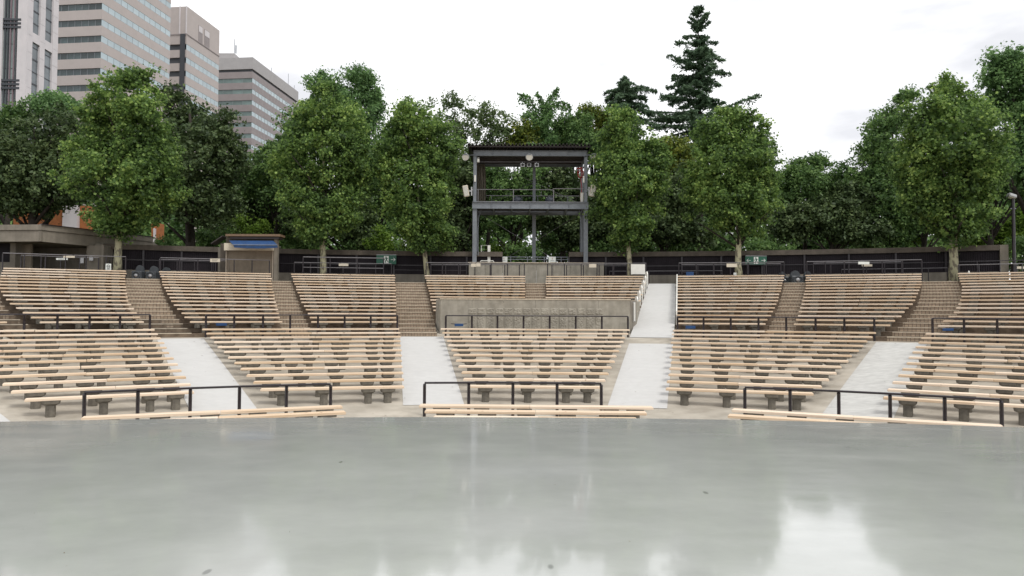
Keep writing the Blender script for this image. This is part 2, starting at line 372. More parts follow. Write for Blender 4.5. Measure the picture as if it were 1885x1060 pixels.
# stage floor: polished slab with a gently curved front edge
def stage_edge(x): return 10.9 - x * x / 84 if x < 0 else 10.9 - x * x / 70
b = MB(); xs = [x * .5 for x in range(-30, 31)]
top = [(x, stage_edge(x), 1.1) for x in xs]; bot = [(x, -9, 1.1) for x in xs]
nn = len(xs)
b.add(top + bot, [(nn + i, nn + i + 1, i + 1, i) for i in range(nn - 1)])
lowf = [(x, stage_edge(x), -.05) for x in xs]
b.add(top + lowf, [(i, i + 1, nn + i + 1, nn + i) for i in range(nn - 1)])
struct('stage_floor', b, M['stage'])
b = MB()
for i in range(nn - 1):
    x0, x1 = xs[i], xs[i + 1]
    b.add([(x0, stage_edge(x0) - .47, 1.104), (x1, stage_edge(x1) - .47, 1.104), (x1, stage_edge(x1) - .455, 1.104), (x0, stage_edge(x0) - .455, 1.104)], [(0, 1, 2, 3)])
m_line = mat('worn_white_line', (.52, .53, .51), .35, col2=(.33, .35, .335), scale=3, ramp=(.45, .6))
struct('stage_line', b, m_line)

# pale aisles on the lower slope
def aisle(pl0, pr0, pl1, pr1, R0, R1, m, dz=.012):
    b = MB(); n = 14; c = 5; rows = []
    a0, a1 = on_curve(pl0, R0).x, on_curve(pl1, R1).x; b0, b1 = on_curve(pr0, R0).x, on_curve(pr1, R1).x
    for i in range(n + 1):
        t = i / n; R = R0 + (R1 - R0) * t; xl = a0 + (a1 - a0) * t; xr = b0 + (b1 - b0) * t
        for k in range(c + 1):
            x = xl + (xr - xl) * k / c; b.v.append((x, curveD(R, x), ground_z(R) + dz))
    for i in range(n):
        for k in range(c):
            o = i * (c + 1) + k; b.f.append((o, o + 1, o + c + 2, o + c + 1)); b.m.append(0)
    struct('aisle', b, m)
aisle(744, 856, 737, 817, 19.6, 29.1, M['aisle'])
aisle(1118, 1227.5, 1158, 1239, 19.5, 28.0, M['aisle'])
aisle(358, 482, 290, 376, 19.3, 29.0, M['aisle'])
aisle(1508, 1640, 1612, 1706, 19.4, 29.0, M['aisle_grey'])
aisle(-70, 55, -300, -170, 18.7, 29.0, M['aisle'])

# ------------------------------------------------------------------ terraces, stairways, ramp
BND = [(-420, -420), (24, -50), (84, 5), (272, 232), (354, 292), (522, 499), (576, 535), (732, 728), (805, 781), (966, 968), (1006, 1004), (1165, 1192),
       (1243, 1246), (1407, 1445), (1457, 1483), (1632, 1698), (1720, 1763), (2150, 2150)]
def bpt(k, R):      # point on boundary line k at radius R
    p0 = on_curve(BND[k][0], 29.6); p1 = on_curve(BND[k][1], 41.3)
    t = (R - 29.6) / (41.3 - 29.6); x = p0.x + (p1.x - p0.x) * t
    return Vector((x, curveD(R, x), 0))
def chain(kl, kr, R, n):
    a, c = bpt(kl, R), bpt(kr, R)
    return [Vector((a.x + (c.x - a.x) * i / n, curveD(R, a.x + (c.x - a.x) * i / n), 0)) for i in range(n + 1)]
def step_mesh(kl, kr, i, n, last=42.9, zlow=1.45, top_only_to=None):
    R0 = edgeR(i); R1 = edgeR(i + 1) + .06 if i < 16 else last
    A = chain(kl, kr, R0, n); B = chain(kl, kr, R1, n); z = level(i); zl = max(zlow, level(i) - .5)
    if i == 16: zl = PLAT - .6
    return A, B, z, zl
def terrace(kl, kr, i0=1):
    b = MB(); n = 6
    for i in range(i0, 17):
        A, B, z, zl = step_mesh(kl, kr, i, n)
        for k in range(n):
            b.hexa([(A[k].x, A[k].y, zl), (A[k + 1].x, A[k + 1].y, zl), (B[k + 1].x, B[k + 1].y, zl), (B[k].x, B[k].y, zl),
                    (A[k].x, A[k].y, z), (A[k + 1].x, A[k + 1].y, z), (B[k + 1].x, B[k + 1].y, z), (B[k].x, B[k].y, z)])
    struct('terrace', b, M['terrace'])
def stairs(kl, kr, label, i0=1):
    n = 2; base = (chain(kl, kr, edgeR(i0), 2)[1]); base.z = level(i0 - 1)
    t = thing('stairway', label, 'stairs', base, 'tiled stairways of the upper tier')
    for i in range(i0, 17):
        A, B, z, zl = step_mesh(kl, kr, i, n); me = MB(); nm = MB(); uvs = []
        for k in range(n):
            me.hexa([(A[k].x, A[k].y, zl), (A[k + 1].x, A[k + 1].y, zl), (B[k + 1].x, B[k + 1].y, zl), (B[k].x, B[k].y, zl),
                     (A[k].x, A[k].y, z), (A[k + 1].x, A[k + 1].y, z), (B[k + 1].x, B[k + 1].y, z), (B[k].x, B[k].y, z)])
            dn = Vector((A[k + 1].y - A[k].y, -(A[k + 1].x - A[k].x), 0)).normalized() * .012; up = Vector((0, 0, .006))
            P = [A[k] + dn, A[k + 1] + dn, A[k + 1] - dn * 5, A[k] - dn * 5]
            nm.hexa([(p.x, p.y, z - .028) for p in P] + [(p.x, p.y, z + .005) for p in P])
        o = part('step', me, M['step_tile'], t)
        uvl = o.data.uv_layers.new(name='UVMap')
        for poly in o.data.polygons:
            for li in poly.loop_indices:
                co = o.data.vertices[o.data.loops[li].vertex_index].co
                uvl.data[li].uv = (co.x, (co.z + base.z - z) if abs(poly.normal.z) < .5 else co.y)
        part('nosing', nm, M['nosing'], o)
for kl, kr in ((0, 1), (2, 3), (4, 5), (6, 7), (12, 13), (14, 15), (16, 17)): terrace(kl, kr)
terrace(8, 9, 4); terrace(10, 11, 4)
stairs(1, 2, 'tiled stairway beside the block cut by the left edge, below the long concrete roof')
stairs(3, 4, 'tiled stairway leading up to the two hooded grey bins on the left')
stairs(5, 6, 'tiled stairway climbing to the right side of the blue-awning kiosk')
stairs(7, 8, 'tiled stairway just left of the relief wall, below the leaning tree trunk')
stairs(9, 10, 'short narrow tiled stairway between the benches above the relief wall', 4)
stairs(13, 14, 'tiled stairway leading up to the grey bin right of the two-arrow sign')
stairs(15, 16, 'widest tiled stairway on the right, leading towards the rightmost plane tree')

# white ramp
b = MB(); n = 12; c = 3
RAMP = [(1159, 1194.5), (1240, 1244)]
for i in range(n + 1):
    t = i / n; R = 29.2 + (41.3 - 29.2) * t
    pl = on_curve(RAMP[0][0], 29.2).x + (on_curve(RAMP[0][1], 41.3).x - on_curve(RAMP[0][0], 29.2).x) * t
    pr = on_curve(RAMP[1][0], 29.2).x + (on_curve(RAMP[1][1], 41.3).x - on_curve(RAMP[1][0], 29.2).x) * t
    z = 1.715 + (PLAT - 1.70) * t
    for k in range(c + 1):
        x = pl + (pr - pl) * k / c; b.v.append((x, curveD(R, x), z))
for i in range(n):
    for k in range(c): o = i * (c + 1) + k; b.f.append((o, o + 1, o + c + 2, o + c + 1)); b.m.append(0)
# skirts
for side in (0, c):
    for i in range(n):
        a = b.v[i * (c + 1) + side]; d = b.v[(i + 1) * (c + 1) + side]
        b.add([a, d, (d[0], d[1], 1.4), (a[0], a[1], 1.4)], [(0, 1, 2, 3)])
struct('ramp', b, M['aisle'])
def ramp_z(R): return 1.715 + (PLAT - 1.70) * (R - 29.2) / 12.1

# ------------------------------------------------------------------ benches
def foot_mesh():
    b = MB(); prof = [(-.16, .10, .115), (.24, .10, .115), (.285, .185, .15), (.36, .195, .16)]
    rings = []
    for z, hx, hy in prof:
        c = .03
        rings.append([(-hx + c, -hy, z), (hx - c, -hy, z), (hx, -hy + c, z), (hx, hy - c, z), (hx - c, hy, z), (-hx + c, hy, z), (-hx, hy - c, z), (-hx, -hy + c, z)])
    vs = [p for r in rings for p in r]; fs = []
    for k in range(3):
        for j in range(8): fs.append((k * 8 + j, k * 8 + (j + 1) % 8, (k + 1) * 8 + (j + 1) % 8, (k + 1) * 8 + j))
    fs.append(tuple(range(24, 32))); b.add(vs, fs); return b.mesh('foot', M['foot'])
FOOT = foot_mesh()
PLD, PLT = .31, .06
PLANK = MB().box((0, 0, 0), (1, PLD, PLT), bev=0.007).mesh('plank', M['wood'])
ORD = ['front', 'second', 'third', 'fourth', 'fifth', 'sixth', 'seventh', 'eighth', 'ninth', 'tenth', 'eleventh', 'twelfth', 'thirteenth', 'fourteenth', 'fifteenth', 'sixteenth']
rnd = random.Random(11)
def bench(PL, PR, z, label, group, slope=0, seat=.42, nfeet=None):
    """PL, PR: ground points at the ends; z: ground height."""
    mid = (PL + PR) / 2; d = (PR - PL); Ln = math.hypot(d.x, d.y); a = math.atan2(d.y, d.x)
    t = thing('bench', label, 'bench', (mid.x, mid.y, z), group)
    dz = seat - .42; zt = z + seat - PLT / 2
    u = Vector((math.cos(a), math.sin(a), 0)); nrm = Vector((-u.y, u.x, 0))
    if Ln > 3.9:
        br = rnd.uniform(.44, .56)
        segs = [(0, br), (br, 1)]
    else: segs = [(0, 1)]
    for s0, s1 in segs:
        c = PL + d * ((s0 + s1) / 2); L = Ln * (s1 - s0) - .006
        p = inst('plank', PLANK, t, (c.x + nrm.x * rnd.uniform(-.012, .012), c.y + nrm.y * rnd.uniform(-.012, .012), zt + rnd.uniform(-.003, .003)), a + rnd.uniform(-.0025, .0025), (L, 1, 1))
        p.rotation_euler.y = rnd.uniform(-.0015, .0015)
    nf = nfeet or max(3, round(Ln / 1.18) + 1)
    inner = Ln - .95
    pos = [.5 + inner * k / (nf - 1.5) for k in range(nf - 1)] + [Ln - .45]
    for x in pos:
        c = PL + u * (x + rnd.uniform(-.05, .05))
        inst('foot', FOOT, t, (c.x, c.y, z + dz), a, (rnd.uniform(.92, 1.06), 1, 1))
    return t
LOW = [  # name, front (left,right) px, back (left,right) px
    ('lower far left block', (52, 360), (-150, 286.6)),
    ('lower block left of centre', (482, 744), (372.5, 736)),
    ('lower middle block below the relief wall', (862, 1107), (813, 1158)),
    ('lower block right of centre', (1227.5, 1496), (1239, 1612)),
    ('lower far right block', (1624, 1990), (1703, 2170))]
for nm, f0, f1 in LOW:
    for k in range(12):
        R = 20.0 + .79 * k; t = k / 11; pts = []
        for s in (0, 1):
            xa = on_curve(f0[s], 20.0).x; xb = on_curve(f1[s], 28.69).x; x = xa + (xb - xa) * t + rnd.uniform(-.03, .03)
            pts.append(Vector((x, curveD(R, x), 0)))
        Rm = R + .05
        bench(pts[0], pts[1], ground_z(Rm), 'wooden bench, %s row%s, %s' % (ORD[k], ' from the front' if k else '', nm), 'benches of the lower tier')
UP = [('upper block cut by the left edge', 0, 1, 0), ('upper block in front of flat-roofed building', 2, 3, 0), ('upper block in front of the kiosk', 4, 5, 0),
      ('upper block below the one-arrow exit sign', 6, 7, 0), ('upper left half behind the relief wall', 8, 9, 3), ('upper right half behind the relief wall', 10, 11, 3),
      ('upper block right of the white ramp', 12, 13, 0), ('upper block between two right-hand stairways', 14, 15, 0), ('upper far right block', 16, 17, 0)]
for nm, kl, kr, j0 in UP:
    for j in range(j0, 16):
        R = 30.1 + .735 * j; a = bpt(kl, R); c = bpt(kr, R)
        a = Vector((a.x + .02 + rnd.uniform(-.03, .03), a.y, 0)); c = Vector((c.x - .02 + rnd.uniform(-.03, .03), c.y, 0))
        if kl == 0: a = Vector((c.x - 6.5, curveD(R, c.x - 6.5), 0))
        if kr == 17: c = Vector((a.x + 7.0, curveD(R, a.x + 7.0), 0))
        bench(a, c, level(j + 1), 'wooden bench, %s row%s, %s' % (ORD[j - j0], ' from the front' if j > j0 else '', nm), 'benches of the upper tier', seat=.44)
FR = [('front left', [(165, 610), (157, 632), (215, 640)], 24), ('front centre', [(803, 1173), (785, 1190), (775, 1201)], 0), ('front right', [(1347, 1850), (1342, 1846), (1348, 1842)], 0)]
FRB = {'front left': [(195, 638), (175, 638), (157, 632)], 'front centre': [(800, 1172), (785, 1189), (774.5, 1201)], 'front right': [(1385, 1700), (1340, 1770), (1347, 1842)]}
for nm, rows in FRB.items():
    for k, (l, r) in enumerate(rows):
        R = 15.7 + 1.02 * k
        if nm != 'front centre': R += .1
        a, c = on_curve(l, R), on_curve(r, R)
        bench(a, c, 0, '%s wooden bench of the low %s set beside the grey stage' % (['stage-side', 'middle', 'back'][k], nm), 'low benches beside the stage', nfeet=6)

# ------------------------------------------------------------------ handrails
def post_mesh(h, r, bend, n=6, name='post'):
    p = [(0, 0, -.05), (0, 0, h * .62), (0, -bend * .2, h * .78), (0, -bend * .6, h * .91), (0, -bend, h)] if bend else [(0, 0, -.05), (0, 0, h)]
    return MB().tube(p, r, n).mesh(name, M['steel_dark'])
POST_LOW = post_mesh(.84, .04, .14)
POST_TALL = post_mesh(1.24, .03, 0)
def railing(posts, R, zg, h, label, cat, group, pm, bend=.14, rr=.024, matl='steel_dark', extend=None, lower=None, ex=0):
    P = [on_curve(px, R) for px in posts]
    base = P[len(P) // 2].copy(); base.z = zg
    t = thing('railing', label, cat, base, group)
    P2 = []
    for p in P:
        rz = math.atan2(p.x, p.y + (rho(R) - R)) * -1
        inst('post', pm, t, (p.x, p.y, zg), rz); P2.append((p.x + math.sin(rz) * bend, p.y - math.cos(rz) * bend, zg + h))
    if ex:
        d0 = (Vector(P2[0]) - Vector(P2[1])).normalized() * ex; d1 = (Vector(P2[-1]) - Vector(P2[-2])).normalized() * ex
        P2 = [tuple(Vector(P2[0]) + d0)] + P2 + [tuple(Vector(P2[-1]) + d1)]
    part('top_rail', MB().tube(P2, rr, 6), M[matl], t)
    for lo in (lower or []):
        part('lower_rail', MB().tube([(x, y, zg + lo) for x, y, z in P2], rr * .7, 6), M[matl], t)
    return t
G_LOW = 'dark handrails along the walkways'
railing([-75, -12, 46, 107, 166, 222, 277], 29.3, 1.7, .86, 'dark handrail behind the lower far left block of benches', 'railing', G_LOW, POST_LOW)
railing([380, 432, 485, 535, 586, 635, 683, 732], 29.3, 1.7, .86, 'dark handrail behind the lower block left of centre', 'railing', G_LOW, POST_LOW)
railing([821, 869, 916, 964, 1012, 1060, 1108, 1156], 29.3, 1.7, .86, 'dark handrail in front of the concrete relief wall', 'railing', G_LOW, POST_LOW)
railing([1247, 1295, 1345, 1396, 1447, 1501, 1554, 1609], 29.3, 1.7, .86, 'dark handrail behind the lower block right of the ramp foot', 'railing', G_LOW, POST_LOW)
railing([1716, 1774, 1835, 1898, 1965], 29.3, 1.7, .86, 'dark handrail behind the lower far right block of benches', 'railing', G_LOW, POST_LOW)
railing([160, 258, 354, 444, 530, 611], 18.6, 0, .88, 'dark front handrail on the left, behind the low front left benches', 'railing', G_LOW, POST_LOW, rr=.027)
railing([783, 864, 945, 1026, 1107], 18.6, 0, .88, 'dark front handrail in the middle, behind the low front centre benches', 'railing', G_LOW, POST_LOW, rr=.027)
railing([1370, 1453, 1542, 1636, 1736, 1840], 18.6, 0, .88, 'dark front handrail on the right, behind the low front right benches', 'railing', G_LOW, POST_LOW, rr=.027)
G_T = 'thin guard rails behind the top benches'
tops = [([3, 43, 82, 119, 157, 194, 230], [37, 74, 110, 145, 180], 'before the flat-roofed concrete building'),
        ([294, 329, 363, 396, 430, 463, 495], [292, 325, 357, 389, 421, 452, 483], 'before the blue-awning kiosk'),
        ([784, 814, 844, 874, 904, 934, 965], [793, 820, 847, 874, 902, 929, 956], 'left half before the light tower'),
        ([1008, 1039, 1070, 1099, 1130, 1160, 1190], [1016, 1043, 1074, 1103, 1128, 1154], 'between the light tower and the white ramp'),
        ([1250, 1282, 1314, 1345, 1378, 1411, 1444], [1255, 1285, 1315, 1345, 1376, 1407, 1438], 'below the two-arrow exit sign'),
        ([1486, 1520, 1555, 1590, 1625, 1661, 1698], [1498, 1530, 1563, 1596, 1629, 1663], 'between right-hand stairs, before the dark wall')]
for a, c, w_ in tops:
    railing(a, 42.4, PLAT, 1.27, 'near thin guard rail ' + w_, 'railing', G_T, POST_TALL, bend=0, rr=.022, matl='rail_silver')
    railing(c, 43.5, PLAT, 1.25, 'far thin guard rail ' + w_, 'railing', G_T, POST_TALL, bend=0, rr=.02, matl='rail_silver')
railing([541, 571, 601, 631, 661, 691, 720], 43.5, PLAT, 1.25, 'far thin guard rail below the one-arrow exit sign', 'railing', G_T, POST_TALL, bend=0, rr=.02, matl='rail_silver')
railing([557, 607, 657, 705.6], 42.4, PLAT, 1.50, 'silver framed guard rail below the one-arrow exit sign', 'railing', G_T, post_mesh(1.5, .03, 0), bend=0, rr=.027, matl='rail_silver', lower=[.9])
railing([1766, 1803, 1842, 1883, 1925], 42.4, PLAT, .95, 'near thin guard rail beside the black lamp post', 'railing', G_T, post_mesh(.95, .03, 0), bend=0, rr=.022, matl='rail_silver')
railing([1760, 1800, 1842, 1890], 44.4, PLAT, 1.25, 'far thin guard rail beside the black lamp post', 'railing', G_T, POST_TALL, bend=0, rr=.02, matl='steel_dark')
# long low rail linking them along the wall
railing([200, 300, 392], 45.0, PLAT, 1.30, 'thin dark rail along the left wall behind the hooded bins', 'railing', G_T, POST_TALL, bend=0, rr=.015, matl='steel_dark')
railing([726, 790, 858], 44.2, PLAT, .92, 'low thin rail behind the leaning plane tree', 'railing', G_T, post_mesh(.92, .025, 0), bend=0, rr=.015, matl='steel_dark')
railing([1122, 1195, 1250, 1330], 44.4, PLAT, .92, 'low thin rail crossing behind the white noticeboard', 'railing', G_T, post_mesh(.92, .025, 0), bend=0, rr=.015, matl='rail_silver')
railing([1550, 1630, 1710, 1745], 44.4, PLAT, .92, 'low thin rail left of the rightmost plane tree', 'railing', G_T, post_mesh(.92, .025, 0), bend=0, rr=.015, matl='rail_silver')

# ramp guards
t0 = on_curve(1165, 31)
for q in range(7):
    R = 32.2 + q * 1.42
    x = on_curve(RAMP[0][0], 29.2).x + (on_curve(RAMP[0][1], 41.3).x - on_curve(RAMP[0][0], 29.2).x) * (R - 29.2) / 12.1 - .09
    y = curveD(R, x); z = ramp_z(R)
    g = thing('guard_board', 'white rounded guard board, %s up from the foot along the left ramp side' % ['first', 'second', 'third', 'fourth', 'fifth', 'sixth', 'seventh'][q], 'guard board', (x, y, z), 'white guard boards beside the ramp')
    b = MB(); hh, ww = .78, .62; pts = []
    prof = [(-ww / 2, -.1), (ww / 2, -.1), (ww / 2, hh * .82), (ww * .3, hh), (-ww * .3, hh), (-ww / 2, hh * .82)]
    vs = [(x - .03, y + p, z + h_) for p, h_ in prof] + [(x + .03, y + p, z + h_) for p, h_ in prof]
    b.add(vs, [(0, 1, 2, 3, 4, 5), (11, 10, 9, 8, 7, 6)] + [((i + 1) % 6, i, i + 6, (i + 1) % 6 + 6) for i in range(6)])
    part('board', b, M['white'], g); part('bracket', MB().box((x - .06, y, z + .3), (.06, .3, .05)), M['steel_grey'], g)
R0, R1 = 31.5, 41.2; pts = []
for q in range(2):
    R = (R0, R1)[q]; x = on_curve(RAMP[1][0], 29.2).x + (on_curve(RAMP[1][1], 41.3).x - on_curve(RAMP[1][0], 29.2).x) * (R - 29.2) / 12.1 + .08
    pts.append(Vector((x, curveD(R, x), ramp_z(R))))
g = thing('guard_board', 'long low white guard board along the right side of the ramp', 'guard board', pts[0], 'white guard boards beside the ramp')
for q in range(7):
    a = pts[0].lerp(pts[1], q / 7); c = pts[0].lerp(pts[1], (q + 1) / 7 - .012)
    P = [(a.x - .03, a.y, a.z - .05), (a.x + .03, a.y, a.z - .05), (c.x + .03, c.y, c.z - .05), (c.x - .03, c.y, c.z - .05)]
    b = MB(); b.hexa(P + [(p[0], p[1], p[2] + .62) for p in P]); part('board', b, M['white'], g)

# ------------------------------------------------------------------ relief wall
def relief_wall():
    y0 = 29.95; xl, xr = tanx(811) * y0, tanx(1160) * y0; zt = 3.24; zb = 1.6
    t = thing('relief_wall', 'long low concrete wall with rough relief panels behind the lower middle benches', 'wall', ((xl + xr) / 2, y0, 1.7))
    n = 6; xs = [xl + (xr - xl) * k / n for k in range(n + 1)]
    for k in range(n):
        part('wall_panel', MB().box(((xs[k] + xs[k + 1]) / 2, y0 + .15, (zt + zb) / 2), (xs[k + 1] - xs[k] - .008, .3, zt - zb)), M['conc'], t)
    part('coping', MB().box(((xl + xr) / 2, y0 + .16, zt + .02), (xr - xl + .05, .36, .045)), M['nosing'], t)
    # returns
    part('return_wall', MB().wallseg((xl - .02, y0 + .02), (-3.36, 31.4), zb, zt, .25, -.25), M['conc'], t)
    b = MB(); b.wallseg((xr + .01, y0 + .03), (tanx(1172) * 31.0, 31.0), zb, zt, .25, .0); part('return_wall', b, M['conc_mid'], t)
    b = MB(); b.wallseg((tanx(1172) * 31.0, 31.0), (tanx(1178) * 33.6, 33.6), zb, zt - .02, .25, .0); part('return_wall', b, M['conc'], t)
    x0, x1 = tanx(861) * y0, tanx(1112) * y0; nw = 15; pw = (x1 - x0) / nw; rg = random.Random(5)
    for k in range(nw):
        for (za, zc) in ((2.62, 2.88), (1.95, 2.59)):
            b = MB(); nx, nz = 10, 7 if za > 2.5 else 16
            a0 = x0 + k * pw + .025; a1 = x0 + (k + 1) * pw - .025
            for j in range(nz + 1):
                for i in range(nx + 1):
                    e = i in (0, nx) or j in (0, nz)
                    b.v.append((a0 + (a1 - a0) * i / nx, y0 - (.002 if e else .012 + rg.random() * .028), za + (zc - za) * j / nz))
            for j in range(nz):
                for i in range(nx): o = j * (nx + 1) + i; b.f.append((o, o + 1, o + nx + 2, o + nx + 1)); b.m.append(0)
            part('relief_panel', b, M['conc'], t)
    # white strip light on the right return
    p = W(1167, 572, 30.3)
    s = thing('strip_light', 'narrow white upright strip on the right end of the relief wall', 'strip light', (p.x, p.y - .12, 2.35))
    part('tube', MB().box((p.x, p.y - .12, 2.75), (.07, .05, .78), bev=.01), M['white'], s); part('backplate', MB().box((p.x, p.y - .085, 2.75), (.1, .02, .84)), M['alu'], s)
relief_wall()

# ------------------------------------------------------------------ boundary walls with dark ribbed panels
def bwall(px0, px1, label, end_l=True, end_r=True, R=45.5):
    zB, zP, zT = 5.10, 6.28, 6.58
    P0 = on_curve(px0, R); P1 = on_curve(px1, R)
    nb = max(2, round((P1 - P0).length / 2.45)); pts = []
    for k in range(nb + 1):
        x = P0.x + (P1.x - P0.x) * k / nb; pts.append(Vector((x, curveD(R, x), 0)))
    mid = pts[nb // 2].copy(); mid.z = PLAT
    t = thing('boundary_wall', label, 'wall', mid, 'curved boundary walls behind the seating')
    for k in range(nb):
        a, c = pts[k], pts[k + 1]; d = (c - a).normalized(); a2 = a + d * .004; c2 = c - d * .004
        part('base_block', MB().wallseg(a2, c2, PLAT - .3, zB, .22), M['conc_mid'], t)
        part('cap_slab', MB().wallseg(a2, c2, zP, zT, .34, -.06), M['conc_dark'], t)
        # ribbed panel
        b = MB(); L = (c - a).length; nr = int(L / .11); nrm = Vector((-d.y, d.x, 0))
        b.wallseg(a2, c2, zB, zP, .03, .14)
        for i in range(nr):
            s0 = a + d * (L * (i + .2) / nr); s1 = a + d * (L * (i + .72) / nr)
            b.wallseg(s0, s1, zB + .02, zP - .01, .035, .102)
        part('ribbed_panel', b, M['panel_dark'], t)
        part('post', MB().wallseg(a - d * .05, a + d * .05, zB, zP, .06, .035), M['steel_dark'], t)
        part('mid_rail', MB().wallseg(a2 + d * .05, c2 - d * .05, zB + .56, zB + .61, .03, .07), M['steel_dark'], t)
    if end_l:
        d = (pts[1] - pts[0]).normalized(); part('end_pillar', MB().wallseg(pts[0] - d * .4, pts[0] - d * .003, PLAT - .3, zT - .004, .36, -.07), M['conc_mid'], t)
    if end_r:
        d = (pts[-1] - pts[-2]).normalized(); part('end_pillar', MB().wallseg(pts[-1] + d * .003, pts[-1] + d * .4, PLAT - .3, zT - .004, .36, -.07), M['conc_mid'], t)
    return t
bwall(188, 400, 'left dark ribbed wall between the concrete building and the kiosk')
bwall(512, 925, 'middle dark ribbed wall from the kiosk to the light tower', False, False)
bwall(1047, 1842, 'long dark ribbed wall right of the light tower', False, True)

# ------------------------------------------------------------------ tower on its concrete block
def tower():
    yF, yR = 45.0, 47.6; xl, xr = W(873.5, 480, yF).x, W(1078, 480, yF).x
    # block
    bx0, bx1 = tanx(862.5) * 44.6, tanx(1112) * 44.6; zt = 5.80
    t = thing('concrete_block', 'pale pebbly concrete block under the light tower', 'platform', ((bx0 + bx1) / 2, 44.6, PLAT))
    n = 8
    for k in range(n):
        a = bx0 + (bx1 - bx0) * k / n; c = bx0 + (bx1 - bx0) * (k + 1) / n
        part('front_slab', MB().box(((a + c) / 2, 44.7, (PLAT - .2 + zt) / 2), (c - a - .012, .2, zt - PLAT + .2)), M['conc'], t)
    part('deck', MB().box(((bx0 + bx1) / 2, 46.6, zt - .1), (bx1 - bx0, 3.6, .2)), M['conc'], t)
    part('coping', MB().box(((bx0 + bx1) / 2, 44.68, zt + .025), (bx1 - bx0 + .08, .3, .05)), M['nosing'], t)
    # tower
    T = thing('light_tower', 'two-storey grey steel lighting tower with corrugated roof', 'tower', ((xl + xr) / 2, yF, zt))
    zd1, zd0 = W(975, 372.5, yF).z, W(975, 385, yF).z; zr1, zr0 = W(975, 277, yF).z, W(975, 288, yF).z
    def hcol(x, y, z0, z1, w_=.26):
        b = MB(); b.box((x, y - w_ / 2 + .01, (z0 + z1) / 2), (w_, .02, z1 - z0)); b.box((x, y + w_ / 2 - .01, (z0 + z1) / 2), (w_, .02, z1 - z0)); b.box((x, y, (z0 + z1) / 2), (.02, w_ - .045, z1 - z0)); return b
    for x in (xl, xr):
        part('column', hcol(x, yF, zt, zd0), M['steel_grey'], T); part('upper_column', hcol(x, yF, zd1, zr1, .2), M['steel_grey'], T)
        part('column', hcol(x, yR, zt, zd0, .22), M['steel_grey'], T); part('upper_column', hcol(x, yR, zd1, zr1, .18), M['steel_grey'], T)
    xm = W(983, 430, yR).x
    part('column', hcol(xm, yR, zt, zd0, .24), M['steel_grey'], T); part('upper_column', hcol(xm, yR, zd1, zr1, .2), M['steel_grey'], T)
    def ibeam(a, c, z0, z1, y):
        b = MB(); xm_ = (a + c) / 2
        b.box((xm_, y, (z0 + z1) / 2), (c - a, .03, z1 - z0 - .052)); b.box((xm_, y, z1 - .012), (c - a, .2, .024)); b.box((xm_, y, z0 + .012), (c - a, .2, .024))
        for k in range(1, 6): x = a + (c - a) * k / 6; b.box((x, y - .055, (z0 + z1) / 2), (.02, .07, z1 - z0 - .055))
        return b
    e = .16
    part('deck_beam', ibeam(xl - e, xr + e, zd0, zd1, yF - .12), M['steel_grey'], T)
    part('deck_beam', ibeam(xl - e, xr + e, zd0, zd1, yR + .12), M['steel_grey'], T)
    part('deck_plate', MB().box(((xl + xr) / 2, (yF + yR) / 2, zd1 - .16), (xr - xl - .1, yR - yF - .1, .05)), M['steel_brown'], T)
    for k in range(7):
        x = xl + (xr - xl) * k / 6; part('joist', MB().box((x, (yF + yR) / 2, zd0 + .1), (.08, yR - yF - .1, .18)), M['steel_grey'], T)
    part('roof_beam', ibeam(xl - .1, xr + .1, zr0, zr1 - .04, yF - .1), M['steel_grey'], T)
    part('roof_beam', ibeam(xl - .1, xr + .1, zr0 - .1, zr1 - .14, yR + .1), M['steel_grey'], T)
    part('roof_beam', MB().box((xl, (yF + yR) / 2, zr0 + .1), (.1, yR - yF - .1, .2)), M['steel_grey'], T)
    part('roof_beam', MB().box((xr, (yF + yR) / 2, zr0 + .1), (.1, yR - yF - .1, .2)), M['steel_grey'], T)
    # corrugated roof
    rx0, rx1 = W(861, 272, 44.3).x, W(1088, 272, 44.3).x; b = MB(); nw = 34; ya, yb = 44.3, 48.6; za, zb = zr1 + .16, zr1 + .02
    prof = []
    for k in range(nw):
        x = rx0 + (rx1 - rx0) * k / nw; wv = (rx1 - rx0) / nw
        prof += [(x, 0), (x + wv * .2, .13), (x + wv * .5, .13), (x + wv * .7, 0)]
    prof.append((rx1, 0))
    for off in (0, -.03):
        o = len(b.v)
        for yy, zz in ((ya, za), (yb, zb)):
            for x, h in prof: b.v.append((x, yy, zz + h + off))
        m_ = len(prof)
        for k in range(m_ - 1): b.f.append((o + k, o + k + 1, o + m_ + k + 1, o + m_ + k)); b.m.append(0)
    o2 = len(prof) * 2
    for k in range(len(prof) - 1): b.f.append((k, k + 1, o2 + k + 1, o2 + k)); b.m.append(0)
    part('roof', b, M['steel_brown'], T)
    part('fascia', MB().box(((rx0 + rx1) / 2, ya + .12, za - .05), (rx1 - rx0 - .1, .05, .06)), M['steel_brown'], T)
    for x, s in ((rx0 + .03, -1), (rx1 - .03, 1)):
        b = MB(); zc = zr0 - .25
        xi = (xl + .0) if s < 0 else xr
        b.add([(x, ya + .05, za), (x, yb, zb), (xi - .02 * -s, yb, zr0), (xi - .02 * -s, yF - .1, zc + .3)], [(0, 1, 2, 3)])
        b.add([(x - .02 * s, ya + .05, za - .01), (x - .02 * s, yb, zb - .01), (xi, yb, zr0 - .01), (xi, yF - .1, zc + .29)], [(3, 2, 1, 0)])
        part('gable_sheet', b, M['steel_brown'], T)
    for q in range(5):
        y = yF + .25 + (yR - yF - .5) * q / 4; part('purlin', MB().box(((xl + xr) / 2, y, zr0 + .08), (xr - xl - .12, .06, .1)), M['steel_brown'], T)
